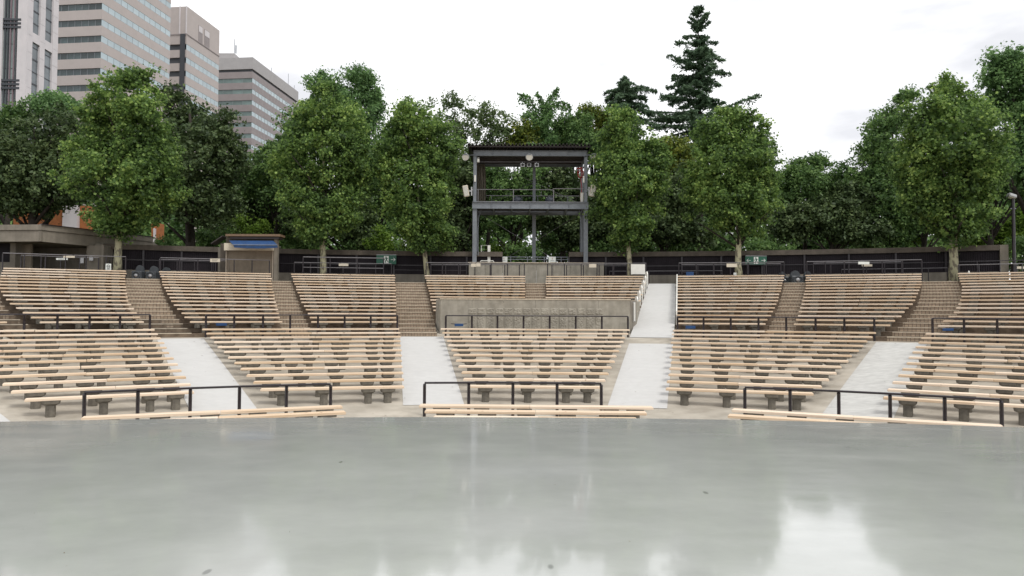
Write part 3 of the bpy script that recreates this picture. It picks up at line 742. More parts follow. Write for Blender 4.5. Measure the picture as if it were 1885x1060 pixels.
    # braces
    for (a, c) in (((878, 389), (1026, 481)), ((1076, 389), (922, 481))):
        part('brace_rod', MB().tube([W(a[0], a[1], yR + .05), W(c[0], c[1], yR + .05)], .014, 5), M['rail_silver'], T)
    for (a, c) in (((905, 300), (1060, 371)), ((1060, 300), (905, 371))):
        part('brace_rod', MB().tube([W(a[0], a[1], yR + .3), W(c[0], c[1], yR + .3)], .014, 5), M['rail_silver'], T)
    # deck guard rail
    zg = W(975, 349, yF).z; b0 = W(1018, 349, yF).x
    for nm_, a, c, z in (('deck_rail', xl + .1, b0, zg), ('deck_rail', b0, xr - .1, zg + .07), ('deck_rail', xl + .1, xr - .1, zd1 + .04), ('deck_rail', xl + .1, xr - .1, zg + .03)):
        yy = yR if (z == zg + .03) else yF
        part(nm_, MB().tube([(a, yy, z), (c, yy, z)], .022, 6), M['rail_silver'], T)
    for px in (880, 945, 1019): x = W(px, 360, yF).x; part('rail_post', MB().tube([(x, yF, zd1), (x, yF, zg)], .028, 6), M['rail_silver'], T)
    for px in (905, 961, 990, 1045): x = W(px, 360, yR).x; part('rail_post', MB().tube([(x, yR, zd1 - .1), (x, yR, zg + .03)], .02, 6), M['steel_grey'], T)
    # ladder-like gate frame and panel on the block
    x0, x1 = W(886, 470, 46).x, W(900, 470, 46).x; z1 = W(890, 451.5, 46).z
    b = MB(); b.tube([(x0, 46, zt), (x0, 46, z1), (x1, 46, z1), (x1, 46, zt)], .035, 6); part('ladder_frame', b, M['white'], T)
    x2 = W(900.5, 470, 46).x; part('switch_cabinet', MB().box((x2, 45.6, (zt + z1 - .05) / 2), (.18, .2, z1 - zt - .05), bev=.01), M['white'], T)
    # low rail on the block
    Rl = thing('railing', 'grey two-bar rail on top of the concrete block under the tower', 'railing', ((xl + xr) / 2, 46.3, zt), G_T)
    ra, rb = W(878, 476, 46.3).x, W(1064, 476, 46.3).x; z1, z2 = W(970, 473, 46.3).z, W(970, 477.5, 46.3).z
    for z in (z1, z2): part('bar', MB().tube([(ra, 46.3, z), (rb, 46.3, z)], .025, 6), M['steel_grey'], Rl)
    for k in range(7):
        x = ra + (rb - ra) * k / 6; part('post', MB().tube([(x, 46.3, zt), (x, 46.3, z1)], .028, 6), M['steel_grey'], Rl)
    Rl = thing('hand_bar', 'short white rounded hand bar at the left on the concrete block', 'hand bar', (W(908, 480, 45.2).x, 45.2, zt))
    a, c = W(882, 482, 45.2), W(911, 482, 45.2); zz = W(890, 480, 45.2).z
    part('bar', MB().tube([(a.x, 45.2, zt), (a.x + .12, 45.2, zz), (c.x - .12, 45.2, zz), (c.x, 45.2, zt)], .03, 6), M['white'], Rl)
    # signs on rail
    for px, lab in ((927.5, 'left'), (1016.5, 'right')):
        p = W(px, 478, 46.1)
        s = thing('notice', 'small white notice with a red mark, %s one on the rail under the tower' % lab, 'notice', (p.x, p.y, p.z - .2), 'white notices on the tower rail')
        part('board', MB().box((p.x, p.y, p.z + .02), (.46, .02, .36)), M['signwhite'], s)
        part('mark', MB().box((p.x, p.y - .013, p.z + .08), (.03, .004, .12)), M['red'], s); part('text_line', MB().box((p.x, p.y - .013, p.z - .06), (.22, .004, .02)), M['ink'], s)
    # speakers
    for px, sgn, lab in ((857.5, -1, 'left'), (1091.5, 1, 'right')):
        p = W(px, 351.5, yF - .2)
        s = thing('loudspeaker', 'cream loudspeaker tilted down on a bracket at the %s of the tower' % lab, 'loudspeaker', p, 'cream loudspeakers on the tower')
        b = MB(); b.box((0, 0, 0), (.36, .34, .72), bev=.05)
        R3 = Matrix.Rotation(sgn * rad(10), 3, 'Y') @ Matrix.Rotation(rad(12), 3, 'X'); b.v = [tuple(R3 @ Vector(v) + p) for v in b.v]
        part('cabinet', b, M['cream'], s)
        b = MB(); b.box((0, -.175, 0), (.27, .02, .6)); b.v = [tuple(R3 @ Vector(v) + p) for v in b.v]; part('grille', b, M['white'], s)
        xx = xl - .2 if sgn < 0 else xr + .2
        b = MB(); b.box(((xx + p.x) / 2, p.y + .1, p.z + .02), (abs(xx - p.x), .06, .08)); b.box((xx, p.y + .1, p.z), (.08, .1, .55)); b.box(((xx + (xl if sgn < 0 else xr)) / 2, p.y + .15, p.z + .1), (.24, .04, .04)); part('bracket', b, M['alu'], s)
    # round floodlights
    for px, lab in ((857, 'left of the roof'), (974.5, 'at the middle of the roof beam'), (1094, 'right of the roof')):
        p = W(px, 289, yF - .45)
        s = thing('floodlight', 'round floodlight hanging ' + lab, 'floodlight', p, 'round floodlights on the tower')
        part('housing', MB().tube([p + Vector((0, .25, .04)), p + Vector((0, .1, .02)), p + Vector((0, 0, 0))], [.08, .18, .22], 20), M['steel_grey'], s)
        part('lens', MB().disc(p + Vector((0, -.012, 0)), (0, 1, 0), .2, .02), M['glasslens'], s)
        part('rim', MB().tube([p + Vector((.215 * math.cos(a * math.pi / 10), -.02, .215 * math.sin(a * math.pi / 10))) for a in range(21)], .018, 5), M['alu'], s)
        tx = xl if px < 900 else (xr if px > 1000 else p.x)
        part('arm', MB().tube([p + Vector((0, .12, .12)), (tx, yF - .15, p.z + .22)], .025, 6), M['steel_grey'], s)
    # spotlights
    bar = thing('spotlight_bar', 'thin bar under the tower roof carrying three square spotlights', 'bar', (W(974, 298, yF + .5).x, yF + .5, W(974, 298, yF + .5).z))
    a, c = W(880, 298, yF + .5), W(1073, 298, yF + .5); part('bar', MB().tube([a, c], .022, 6), M['rail_silver'], bar)
    for px, lab in ((962, 'left'), (974, 'middle'), (988, 'right')):
        p = W(px, 303.5, yF + .4)
        s = thing('spotlight', 'small square spotlight, %s of the three under the tower roof' % lab, 'spotlight', p, 'small spotlights under the tower roof')
        part('frame', MB().box(p, (.27, .06, .25), bev=.01), M['alu'], s); part('barrel', MB().disc(p + Vector((0, .17, 0)), (0, 1, 0), .11, .26, 14), M['steel_dark'], s)
        part('lens', MB().disc(p + Vector((0, -.035, 0)), (0, 1, 0), .092, .015, 16), M['ink'], s)
        part('yoke', MB().box(p + Vector((0, .08, .15)), (.03, .03, .1)), M['alu'], s)
    # camera
    p = W(880.5, 296, yF - .05); s = thing('security_camera', 'small pale camera box in the upper left corner of the tower', 'camera', p)
    part('body', MB().box(p, (.15, .28, .2), bev=.02), M['white'], s); part('hood', MB().box(p + Vector((0, 0, .16)), (.12, .2, .1), bev=.02), M['white'], s); part('lens', MB().disc(p + Vector((0, -.11, .16)), (0, 1, 0), .035, .03, 12), M['ink'], s)
    part('bracket', MB().tube([p + Vector((0, 0, -.1)), p + Vector((-.2, .05, -.2))], .015, 5), M['rail_silver'], s)
    for px, py, lab in ((874.5, 328.5, 'left'), (1074.5, 330, 'right')):
        p = W(px, py, yF - .18); s = thing('junction_box', 'slim white junction box on the %s upper column of the tower' % lab, 'junction box', p, 'white junction boxes on the tower columns')
        part('box', MB().box(p, (.11, .09, .42), bev=.01), M['white'], s); part('conduit', MB().tube([p + Vector((0, .02, -.2)), p + Vector((0, .02, -1.1))], .012, 5), M['steel_grey'], s)
    # canvas sheet
    s = thing('canvas_sheet', 'brown canvas sheet bunched at the left inside the tower', 'canvas', W(882, 371, 46.2))
    for q, (pa, pb, pc) in enumerate(((877, 886, 892), (881, 892, 890), (875, 880, 884))):
        b = MB(); n_ = 12; m_ = 10
        for j in range(n_ + 1):
            py = 302 + (370 - 302) * j / n_; tt = j / n_
            for i in range(m_ + 1):
                px = pa + (pb - pa) * i / m_ * (1 + .35 * tt) + math.sin(tt * 3 + q) * 1.2
                p = W(px, py, 46.1 + q * .25 + .09 * math.sin(i * 2.1 + q + tt)); b.v.append(tuple(p))
        for j in range(n_):
            for i in range(m_): o = j * (m_ + 1) + i; b.f.append((o, o + 1, o + m_ + 2, o + m_ + 1)); b.m.append(0)
        part('fold', b, M['canvas'], s, smooth=True)
    s = thing('hose', 'red hose and cable coil hanging in the upper right corner of the tower', 'hose', W(1068, 330, 45.6))
    for q in range(4):
        c = W(1067 + q * 1.3, 318 + q, 45.6 + .05 * q); rx, rz = .13 + .03 * q, .32 - .03 * q
        part('loop', MB().tube([c + Vector((rx * math.cos(a * math.pi / 9), .02 * math.sin(a), rz * math.sin(a * math.pi / 9))) for a in range(19)], .026, 6), M['red'], s, smooth=True)
    part('tail', MB().tube([W(1069, 328, 45.6), W(1071, 345, 45.6), W(1070, 370, 45.6)], .03, 6), M['red'], s)
    p = W(1062, 310, 45.4); part('nozzle', MB().tube([p, p + Vector((.35, 0, .03))], .05, 8), M['red'], s)
    p = W(1071, 361, 45.3); s = thing('control_box', 'pale upright control box on the right of the tower deck', 'control box', (p.x, p.y, zd1)); part('cabinet', MB().box((p.x, p.y, zd1 + .35), (.2, .2, .68), bev=.015), M['cream'], s); part('door', MB().box((p.x, p.y - .105, zd1 + .35), (.15, .012, .58)), M['white'], s)
    for px, lab in ((952, 'left'), (1012, 'right')):
        p = W(px, 370, 45.9); rg = random.Random(px)
        s = thing('covered_lamp', 'stage lamp wrapped in a dark rain cover, %s one on the tower deck' % lab, 'lamp', (p.x, p.y, zd1), 'covered lamps on the tower deck')
        b = MB(); cz = zd1 + .28; nu, nv = 14, 9
        for j in range(nv + 1):
            th = math.pi * j / nv
            for i in range(nu):
                ph = 2 * math.pi * i / nu; rr_ = 1 + .16 * math.sin(3 * ph + j) + rg.uniform(-.06, .06)
                b.v.append((p.x + .27 * rr_ * math.sin(th) * math.cos(ph), p.y + .2 * rr_ * math.sin(th) * math.sin(ph), cz + .24 * math.cos(th) * rr_))
        for j in range(nv):
            for i in range(nu): b.f.append((j * nu + i, j * nu + (i + 1) % nu, (j + 1) * nu + (i + 1) % nu, (j + 1) * nu + i)); b.m.append(0)
        part('cover', b, M['cover'], s, smooth=True); part('stand', MB().tube([(p.x, p.y, zd1 - .1), (p.x, p.y, zd1 + .2)], .03, 6), M['steel_dark'], s)
    part('stay_curve', MB().tube([W(886, 386, yF + .5), W(881, 400, yF + .4), W(879.5, 425, yF + .3), W(880, 470, yF + .3)], .03, 6), M['steel_grey'], T)
    part('stay_curve', MB().tube([W(1066, 386, yF + .5), W(1069, 405, yF + .4), W(1071, 440, yF + .3), W(1071, 470, yF + .3)], .03, 6), M['steel_grey'], T)
tower()

# ------------------------------------------------------------------ kiosk
def kiosk():
    D = 41.2; zt0 = PLAT
    t = thing('kiosk', 'small kiosk with closed beige shutter under a blue awning', 'kiosk', (W(460, 500, D).x, D, zt0))
    xl, xr = W(416, 480, D).x, W(503, 480, D).x
    zr1 = W(460, 432.5, D).z; zr0 = W(460, 436.5, D).z; zs = W(460, 461, D).z
    part('body', MB().box(((xl + xr) / 2, D + .45, (zt0 + zr0) / 2), (xr - xl + .1, .7, zr0 - zt0)), M['conc_dark'], t)
    part('shutter_frame', MB().box((xl + .02, D + .02, (zt0 + zs) / 2), (.07, .12, zs - zt0)), M['shutter'], t)
    part('shutter_frame', MB().box((xr - .02, D + .02, (zt0 + zs) / 2), (.07, .12, zs - zt0)), M['shutter'], t)
    b = MB(); ns = 38; hh = (zs - zt0) / ns
    for k in range(ns):
        z = zt0 + hh * k; b.add([(xl + .055, D + .06, z), (xr - .055, D + .06, z), (xr - .055, D + .035, z + hh * .45), (xl + .055, D + .035, z + hh * .45), (xr - .055, D + .06, z + hh * .92), (xl + .055, D + .06, z + hh * .92)], [(0, 1, 2, 3), (3, 2, 4, 5)])
    part('shutter', b, M['shutter'], t)
    part('shutter_box', MB().box(((xl + xr) / 2, D - .05, zs + .2), (xr - xl + .1, .3, .42)), M['cream'], t)
    x3, x4 = W(504.5, 480, D).x, W(510.5, 480, D).x; part('pillar', MB().box(((x3 + x4) / 2, D + .1, (zt0 + zr0) / 2 - .06), (x4 - x3, .3, zr0 - zt0 - .1)), M['conc_mid'], t)
    x3, x4 = W(402, 480, D).x, W(412, 480, D).x; part('pillar', MB().box(((x3 + x4) / 2, D + .4, (zt0 + zr0) / 2 - .2), (x4 - x3, .3, zr0 - zt0 - .3)), M['conc_dark'], t)
    ra, rb = W(413, 431, D - .5).x, W(514, 435, D - .5).x
    part('roof', MB().box(((ra + rb) / 2, D + .1, (zr1 + zr0) / 2 + .02), (rb - ra, .9, .13)), M['wood_roof'], t)
    part('eave', MB().box(((ra + rb) / 2 + .05, D + .1, zr0 - .07), (rb - ra - .3, .7, .1)), M['steel_brown'], t)
    # side lean-to roof
    a = W(413, 436, D + .5); c = W(392, 450, D + .5)
    b = MB(); b.hexa([(c.x, D + .2, c.z), (a.x, D + .2, a.z), (a.x, D + .9, a.z), (c.x, D + .9, c.z), (c.x, D + .2, c.z + .06), (a.x, D + .2, a.z + .06), (a.x, D + .9, a.z + .06), (c.x, D + .9, c.z + .06)]); part('side_roof', b, M['steel_brown'], t)
    s = thing('awning', 'blue canvas awning over the kiosk shutter', 'awning', ((xl + xr) / 2, D - .3, zs + .4))
    P = [W(421.5, 442.5, D - .25), W(503, 443, D - .25), W(510.5, 451, D - 1.0), W(429, 450.5, D - 1.0)]
    Q = [W(511, 456.5, D - 1.0), W(431, 456, D - 1.0)]
    b = MB(); n_ = 10
    for k in range(n_ + 1):
        u = k / n_; sag = .035 * math.sin(math.pi * u) + .012 * math.sin(u * 23)
        b.v += [tuple(P[0].lerp(P[1], u)), tuple(P[3].lerp(P[2], u) - Vector((0, 0, sag)))]
    for k in range(n_): b.f.append((2 * k, 2 * k + 1, 2 * k + 3, 2 * k + 2)); b.m.append(0)
    part('canopy', b, M['blue'], s)
    b = MB()
    for k in range(n_ + 1):
        u = k / n_; sag = .035 * math.sin(math.pi * u) + .012 * math.sin(u * 23); sg2 = .05 * math.sin(u * math.pi) + .02 * math.sin(u * 31)
        b.v += [tuple(P[3].lerp(P[2], u) - Vector((0, 0, sag))), tuple(Q[1].lerp(Q[0], u) - Vector((0, -.02, sg2 - .02)))]
    for k in range(n_): b.f.append((2 * k, 2 * k + 1, 2 * k + 3, 2 * k + 2)); b.m.append(0)
    part('valance', b, M['blue'], s)
    part('front_bar', MB().tube([P[3], P[2]], .02, 6), M['steel_grey'], s)
    for q in (0, 1): part('arm', MB().tube([(P[3 - q].x, P[3 - q].y, P[3 - q].z), (P[q].x, D - .1, P[q].z - .1)], .015, 5), M['steel_grey'], s)
kiosk()

# ------------------------------------------------------------------ flat-roofed concrete building on the left
def left_building():
    D0 = 38.0; A = W(75, 413, D0); Zt = A.z; Zl = W(75, 423, D0).z; Zb = W(75, 444, D0).z
    E = Vector((W(282, 436, 44.4).x, 44.4, 0)); Lf = Vector((A.x - 14, D0 + 1.2, 0)); A0 = Vector((A.x, A.y, 0))
    t = thing('concrete_building', 'long low flat-roofed concrete building behind the upper left benches', 'building', (A.x, A.y + 2, PLAT))
    for nm_, z0, z1, off in (('fascia', Zb, Zl - .02, .06), ('roof_edge', Zl, Zt, 0)):
        part(nm_, MB().wallseg(Lf, A0, z0, z1, .5, off), M['conc_mid'], t); part(nm_, MB().wallseg(A0, E, z0, z1, .5, off), M['conc_mid'], t)
    b = MB(); v = [(Lf.x, Lf.y + .4), (A0.x, A0.y + .4), (E.x - .3, E.y + .3), (E.x - 3, 52), (Lf.x, 52)]
    b.add([(x, y, Zt - .15) for x, y in v] + [(x, y, Zb + .05) for x, y in v], [(0, 1, 2, 3, 4), (9, 8, 7, 6, 5)] + [((i + 1) % 5, i, 5 + i, 5 + (i + 1) % 5) for i in range(5)])
    part('roof', b, M['conc_mid'], t)
    part('gutter_line', MB().wallseg(A0 + Vector((.05, 0, 0)), E, Zt + .0, Zt + .04, .2, -.03), M['steel_dark'], t)
    # piers and back wall: recess
    def pier(px0, px1, D, mt='conc_mid', nm_='pier', zt=None, th=.5):
        x0, x1 = W(px0, 480, D).x, W(px1, 480, D).x; part(nm_, MB().box(((x0 + x1) / 2, D + th / 2, (PLAT + (zt or Zb + .03)) / 2 - .1), (x1 - x0, th, (zt or Zb + .03) - PLAT + .2)), M[mt], t)
    pier(159, 186, 40.6, th=.9)
    pier(18, 28, 39.2)
    pier(29, 57, 40.0, 'shutter', 'door_panel', th=.15)
    pier(-60, 18, 39.4, 'conc_mid', 'dado_wall', PLAT + 1.0)
    pier(-60, 18, 39.6, 'panel_dark', 'opening_panel', th=.12)
    pier(57, 159, 42.2, 'conc_mid', 'back_wall', th=.3)
    pier(-60, 60, 43.0, 'panel_dark', 'back_wall', th=.3)
    pier(100, 140, 43.6, 'conc_mid', 'partition', PLAT + 1.9, th=.2)
    pier(186, 190, 40.3, 'conc_mid', 'pier', th=1.2)
    # wall behind the first plane tree joining to boundary wall
    pier(170, 188, 41.0, 'conc_dark', 'return_wall', th=1.0)
    # notice plates
    for px, py, w_, h_, D in ((151, 479.5, .2, .3, 40.4), (168, 476, .22, .22, 40.4)):
        p = W(px, py, D); part('wall_plate', MB().box(p, (w_, .03, h_)), M['alu'], t)
left_building()

# orange brick building behind
t = thing('brick_building', 'orange brick building with a white column glimpsed behind the left trees', 'building', (-34, 66, PLAT))
for k, (a, c, m_) in enumerate(((20, 116, 'orange'), (116, 143, 'b_white'), (143, 158, 'orange'), (276, 290, 'orange'))):
    x0, x1 = tanx(a) * 66, tanx(c) * 66; yy = 66 - (.4 if m_ == 'b_white' else 0)
    part('column' if m_ == 'b_white' else 'wall', MB().box(((x0 + x1) / 2, yy + .5, PLAT + 4), (x1 - x0 - .01, 1, 8.2 if a < 200 else 5)), M[m_], t)
for a, c in ((281, 284),):
    x0, x1 = tanx(a) * 65.9, tanx(c) * 65.9; part('pilaster', MB().box(((x0 + x1) / 2, 65.9, PLAT + 3), (x1 - x0, .3, 6.0)), M['b_white'], t)

# ------------------------------------------------------------------ signs
def arrow(b, cx, y, cz, s, dirn):
    th = .055 * s
    b.box((cx, y, cz), (.5 * s, .006, th))
    for sg in (1, -1):
        P = []
        x1 = cx + dirn * .26 * s; x0 = x1 - dirn * .2 * s; z1 = cz; z0 = cz + sg * .2 * s
        d = Vector((x1 - x0, 0, z1 - z0)).normalized(); n_ = Vector((-d.z, 0, d.x)) * th / 2
        pts = [Vector((x0, y - .001 * sg, z0)) - n_, Vector((x1, y - .001 * sg, z1)) - n_, Vector((x1, y - .001 * sg, z1)) + n_, Vector((x0, y - .001 * sg, z0)) + n_]
        b.hexa([tuple(p) for p in pts] + [tuple(p - Vector((0, .006, 0))) for p in pts])
def limb(b, y, pts, th):
    for (x0, z0), (x1, z1) in zip(pts[:-1], pts[1:]):
        d = Vector((x1 - x0, 0, z1 - z0)).normalized(); n_ = Vector((-d.z, 0, d.x)) * th / 2; d = d * th * .3
        a, c = Vector((x0, y, z0)) - d, Vector((x1, y, z1)) + d
        P = [a - n_, c - n_, c + n_, a + n_]; b.hexa([tuple(p) for p in P] + [tuple(p - Vector((0, .005, 0))) for p in P])
def exit_sign(px0, px1, py0, py1, arrows, label, D):
    A, B_ = W(px0, py1, D), W(px1, py0, D); cx, cz = (A.x + B_.x) / 2, (A.z + B_.z) / 2; w_, h_ = B_.x - A.x, B_.z - A.z
    t = thing('exit_sign', label, 'exit sign', (cx, D, A.z), 'green emergency exit signs')
    part('panel', MB().box((cx, D, cz), (w_, .05, h_)), M['green'], t)
    part('top_trim', MB().box((cx, D - .012, cz + h_ / 2 + .012), (w_, .08, .024)), M['alu'], t)
    y = D - .03; ww = h_ * .52
    mx_ = cx
    part('doorway', MB().box((mx_, y, cz), (ww, .008, h_ * .8)), M['signwhite'], t)
    s = h_ * .8; b = MB(); yy = y - .006
    b.disc((mx_ - s * .04, yy - .002, cz + s * .36), (0, 1, 0), s * .085, .006, 12)
    limb(b, yy, [(mx_ - s * .02, cz + s * .24), (mx_ + s * .04, cz - s * .02)], s * .15)
    limb(b, yy, [(mx_ + s * .04, cz - s * .03), (mx_ - s * .12, cz - s * .16), (mx_ - s * .1, cz - s * .42)], s * .09)
    limb(b, yy, [(mx_ + s * .04, cz - s * .03), (mx_ + s * .16, cz - s * .2), (mx_ + s * .28, cz - s * .36)], s * .09)
    limb(b, yy, [(mx_ - s * .02, cz + s * .22), (mx_ - s * .2, cz + s * .1), (mx_ - s * .24, cz - s * .04)], s * .065)
    limb(b, yy, [(mx_, cz + s * .22), (mx_ + s * .16, cz + s * .12), (mx_ + s * .24, cz + s * .2)], s * .065)
    part('running_figure', b, M['green'], t)
    for dn in arrows:
        b = MB(); arrow(b, cx + dn * w_ * .34, y, cz, h_ * .9, dn); part('arrow', b, M['signwhite'], t)
y1 = on_curve(711, 45.5).y - .25; exit_sign(693, 729.5, 469.5, 486, [1], 'green running-man exit sign with one arrow pointing right', y1)
y2 = on_curve(1391, 45.5).y - .55; exit_sign(1372, 1411, 471.5, 487, [-1, 1], 'green running-man exit sign with arrows pointing both ways', y2)

def plate(px, py, wpx, hpx, D, name, label, cat, m_='signwhite', group=None, marks=True, clips=True):
    p = W(px, py, D); k = D / F; w_, h_ = wpx * k, hpx * k
    t = thing(name, label, cat, (p.x, p.y, p.z - h_ / 2), group)
    part('board', MB().box(p, (w_, .02, h_)), M[m_], t)
    if clips:
        for s in (-1, 1): part('clip', MB().box((p.x + s * w_ * .38, p.y, p.z + h_ / 2 + .03), (.03, .03, .06)), M['steel_dark'], t)
    if marks:
        b = MB()
        for r in range(2): b.box((p.x - w_ * .05 * r, p.y - .012, p.z + h_ * (.16 - .32 * r)), (w_ * (.6 - .12 * r), .004, h_ * .1))
        part('print', b, M['ink'], t)
    return t
def dep(px, R): return on_curve(px, R).y
GP = 'small pale notice plates on the top guard rails'
plate(127, 472.5, 21, 3.6, dep(127, 42.3), 'notice', 'long pale notice plate on the guard rail before the concrete building', 'notice', 'cream', GP, False)
plate(114, 476.5, 21, 3.6, dep(114, 43.4), 'notice', 'lower broken white notice plate left of the long pale one', 'notice', 'signwhite', GP)
plate(396, 479, 18, 6.5, dep(396, 42.3), 'notice', 'pinkish notice plate on the guard rail left of the kiosk shutter', 'notice', 'cream', GP)
plate(632.5, 487.2, 17.5, 4.6, dep(632, 43.4), 'notice', 'cream notice plate inside the silver framed guard rail', 'notice', 'cream', GP, False)
plate(871.5, 488, 9, 6, 42.2, 'notice', 'left of two pink plates at the left end of the concrete block', 'notice', 'cream', GP, False)
plate(880.5, 487.5, 8, 6, 42.2, 'notice', 'right of two pink plates at the left end of the concrete block', 'notice', 'cream', GP, False)
plate(1091.5, 489, 14, 6.5, 42.2, 'notice', 'pink plate on the rail at the right end of the concrete block', 'notice', 'cream', GP, False)
plate(1347, 488.3, 19, 6.5, dep(1347, 42.3), 'notice', 'cream notice plate left of the trunk under the two-arrow sign', 'notice', 'cream', GP, False)
plate(1590, 484, 20.5, 4.8, dep(1590, 42.2), 'notice', 'upper white notice plate on the right-hand guard rail', 'notice', 'signwhite', GP, False)
plate(1596, 488.3, 19, 4, dep(1596, 43.3), 'notice', 'lower pinkish notice plate on the right-hand guard rail', 'notice', 'cream', GP, False)
plate(1879, 492.5, 14, 4.5, dep(1879, 43.3), 'notice', 'small cream plate right of the black lamp post', 'notice', 'cream', GP, False)
plate(1174.5, 495.5, 26, 18.5, dep(1174, 42.2), 'noticeboard', 'blank white sheet hung on the rail left of the ramp top', 'notice', 'white', None, False)
# no-smoking style notice by the first tree
t = plate(199.5, 492, 9.8, 13.5, dep(199, 42.1), 'notice', 'white upright notice with a round symbol beside the leftmost trunk', 'notice', 'signwhite', None, False, False)
p = W(199.5, 490, dep(199, 42.1) - .02)
part('ring', MB().tube([p + Vector((.085 * math.cos(a * math.pi / 8), 0, .085 * math.sin(a * math.pi / 8))) for a in range(17)], .01, 5), M['ink'], t)
part('bar', MB().box(p, (.14, .01, .02)), M['ink'], t); part('print', MB().box(p - Vector((0, 0, .14)), (.18, .01, .03)), M['ink'], t)
plate(1353, 505.5, 5, 7.5, dep(1353, 42.9), 'notice', 'small white notice at the foot of the trunk under the two-arrow sign', 'notice', 'signwhite', None, True, False)

# blue placards hung at various places
def blue(px, py, wpx, hpx, D, label):
    p = W(px, py, D); k = D / F
    t = thing('placard', label, 'placard', (p.x, p.y, p.z), 'blue placards')
    b = MB(); b.box(p, (wpx * k, .05, hpx * k), bev=.01); part('panel', b, M['blue'], t)
    part('cord', MB().tube([p + Vector((-wpx * k * .9, 0, hpx * k * .45)), p + Vector((-wpx * k * .4, 0, hpx * k * .3)), p + Vector((wpx * k * .4, 0, hpx * k * .3)), p + Vector((wpx * k * .9, 0, hpx * k * .45))], .015, 5), M['steel_dark'], t)
blue(844.8, 598, 16, 5, 29.2, 'blue placard tied to the left end of the rail before the relief wall')
blue(1271, 602.2, 18, 5.5, dep(1271, 29.5), 'blue placard under the lowest bench right of the ramp')
blue(1270, 504.5, 14, 8.5, dep(1270, 43.0), 'blue placard standing behind the top bench right of the ramp')
blue(408, 597, 20, 5, dep(408, 29.5), 'blue placard under the lowest bench before the kiosk')
blue(1745, 606.5, 20, 5, dep(1745, 29.5), 'blue placard under the lowest bench of the upper far right block')

# hooded bins
def hooded_bin(px, base_py, wpx, hpx, R, label):
    D = dep(px, R); k = D / F; x = tanx(px) * D; w_ = wpx * k; h_ = hpx * k; z = PLAT
    t = thing('hooded_bin', label, 'bin', (x, D, z), 'grey hooded bins at the stair tops')
    part('body', MB().box((x, D, z + h_ * .3), (w_, .5, h_ * .6), bev=.04), M['bin'], t)
    b = MB(); n_ = 12; prof = [(-w_ * .46, 0), (w_ * .46, 0)] + [(w_ * .42 * math.cos(a * math.pi / n_), h_ * .02 + h_ * .38 * math.sin(a * math.pi / n_)) for a in range(n_ + 1)]
    m_ = len(prof); zz = z + h_ * .6
    vs = [(x + a, D + .1, zz + c) for a, c in prof] + [(x + a * .9, D + .3, zz + c * .92) for a, c in prof]
    b.add(vs, [tuple(reversed(range(m_))), tuple(range(m_, 2 * m_))] + [(i, (i + 1) % m_, m_ + (i + 1) % m_, m_ + i) for i in range(m_)])
    part('hood', b, M['bin'], t)
    c = Vector((x, D - .26, z + h_ * .32))
    part('rim', MB().tube([c + Vector((w_ * .38 * math.cos(a * math.pi / 10), 0, h_ * .24 * math.sin(a * math.pi / 10))) for a in range(21)], .025, 6), M['bin'], t, smooth=True)
    part('disc', MB().tube([c + Vector((0, .01, 0)), c - Vector((0, .03, 0)), c - Vector((0, .05, 0))], [w_ * .17, w_ * .15, w_ * .06], 16), M['alu'], t)
    for s in (-1, 1): part('leg', MB().box((x + s * w_ * .42, D - .2, z + .04), (.06, .06, .12)), M['steel_dark'], t)
hooded_bin(254, 513, 18, 29, 43.0, 'left of two hooded grey bins at the top of the second stairway')
hooded_bin(280, 513, 19, 28, 43.0, 'right of two hooded grey bins at the top of the second stairway')
hooded_bin(303, 513, 19, 27, 43.9, 'hooded grey bin half hidden by the guard rail before the left wall')
hooded_bin(624, 513, 16, 20, 44.6, 'dark hooded bin left under the silver framed guard rail')
hooded_bin(643, 513, 15, 20, 44.6, 'dark hooded bin right under the silver framed guard rail')
hooded_bin(1466, 522, 22, 26, 42.9, 'hooded grey bin with shiny disc at the top of the right stairway')
hooded_bin(1442, 522, 16, 25, 43.6, 'grey hooded bin half behind the top bench, right of the exit sign')
hooded_bin(1489, 522, 16, 26, 43.6, 'grey hooded bin half behind the rail, right of the shiny-disc one')

# lamp post
def lamp_post():
    D = 39.0; p = W(1867, 490, D); top = W(1867, 366, D).z
    t = thing('lamp_post', 'black lamp post with a white floodlight head at the right edge', 'lamp post', (p.x, D, PLAT))
    part('pole', MB().tube([(p.x, D, PLAT - .2), (p.x, D, top)], [.09, .08], 10), M['steel_dark'], t)
    part('base', MB().box((p.x, D, PLAT + .55), (.26, .26, 1.1), bev=.02), M['steel_dark'], t)
    h = W(1862, 361, D); R3 = Matrix.Rotation(rad(18), 3, 'Y') @ Matrix.Rotation(rad(-15), 3, 'X')
    b = MB().box((0, 0, 0), (.44, .3, .2), bev=.04); b.v = [tuple(R3 @ Vector(v) + h) for v in b.v]; part('head', b, M['alu'], t)
    b = MB().box((0, 0, -.105), (.36, .22, .02)); b.v = [tuple(R3 @ Vector(v) + h) for v in b.v]; part('lens', b, M['white'], t)
    part('bracket', MB().tube([(p.x, D, top), tuple(h - Vector((0, 0, .1)))], .03, 6), M['steel_dark'], t)
    z = W(1867, 384, D).z; part('cross_arm', MB().box((p.x, D, z), (.3, .06, .05)), M['steel_grey'], t)
lamp_post()
p = W(1783.5, 503, dep(1783, 42.0)); t = thing('bottle', 'small white bottle standing behind the top bench of the far right block', 'bottle', (p.x, p.y, p.z - .14))
part('body', MB().tube([p - Vector((0, 0, .14)), p + Vector((0, 0, .06)), p + Vector((0, 0, .12))], [.05, .05, .02], 10), M['white'], t); part('cap', MB().disc(p + Vector((0, 0, .135)), (0, 0, 1), .022, .03, 10), M['alu'], t)

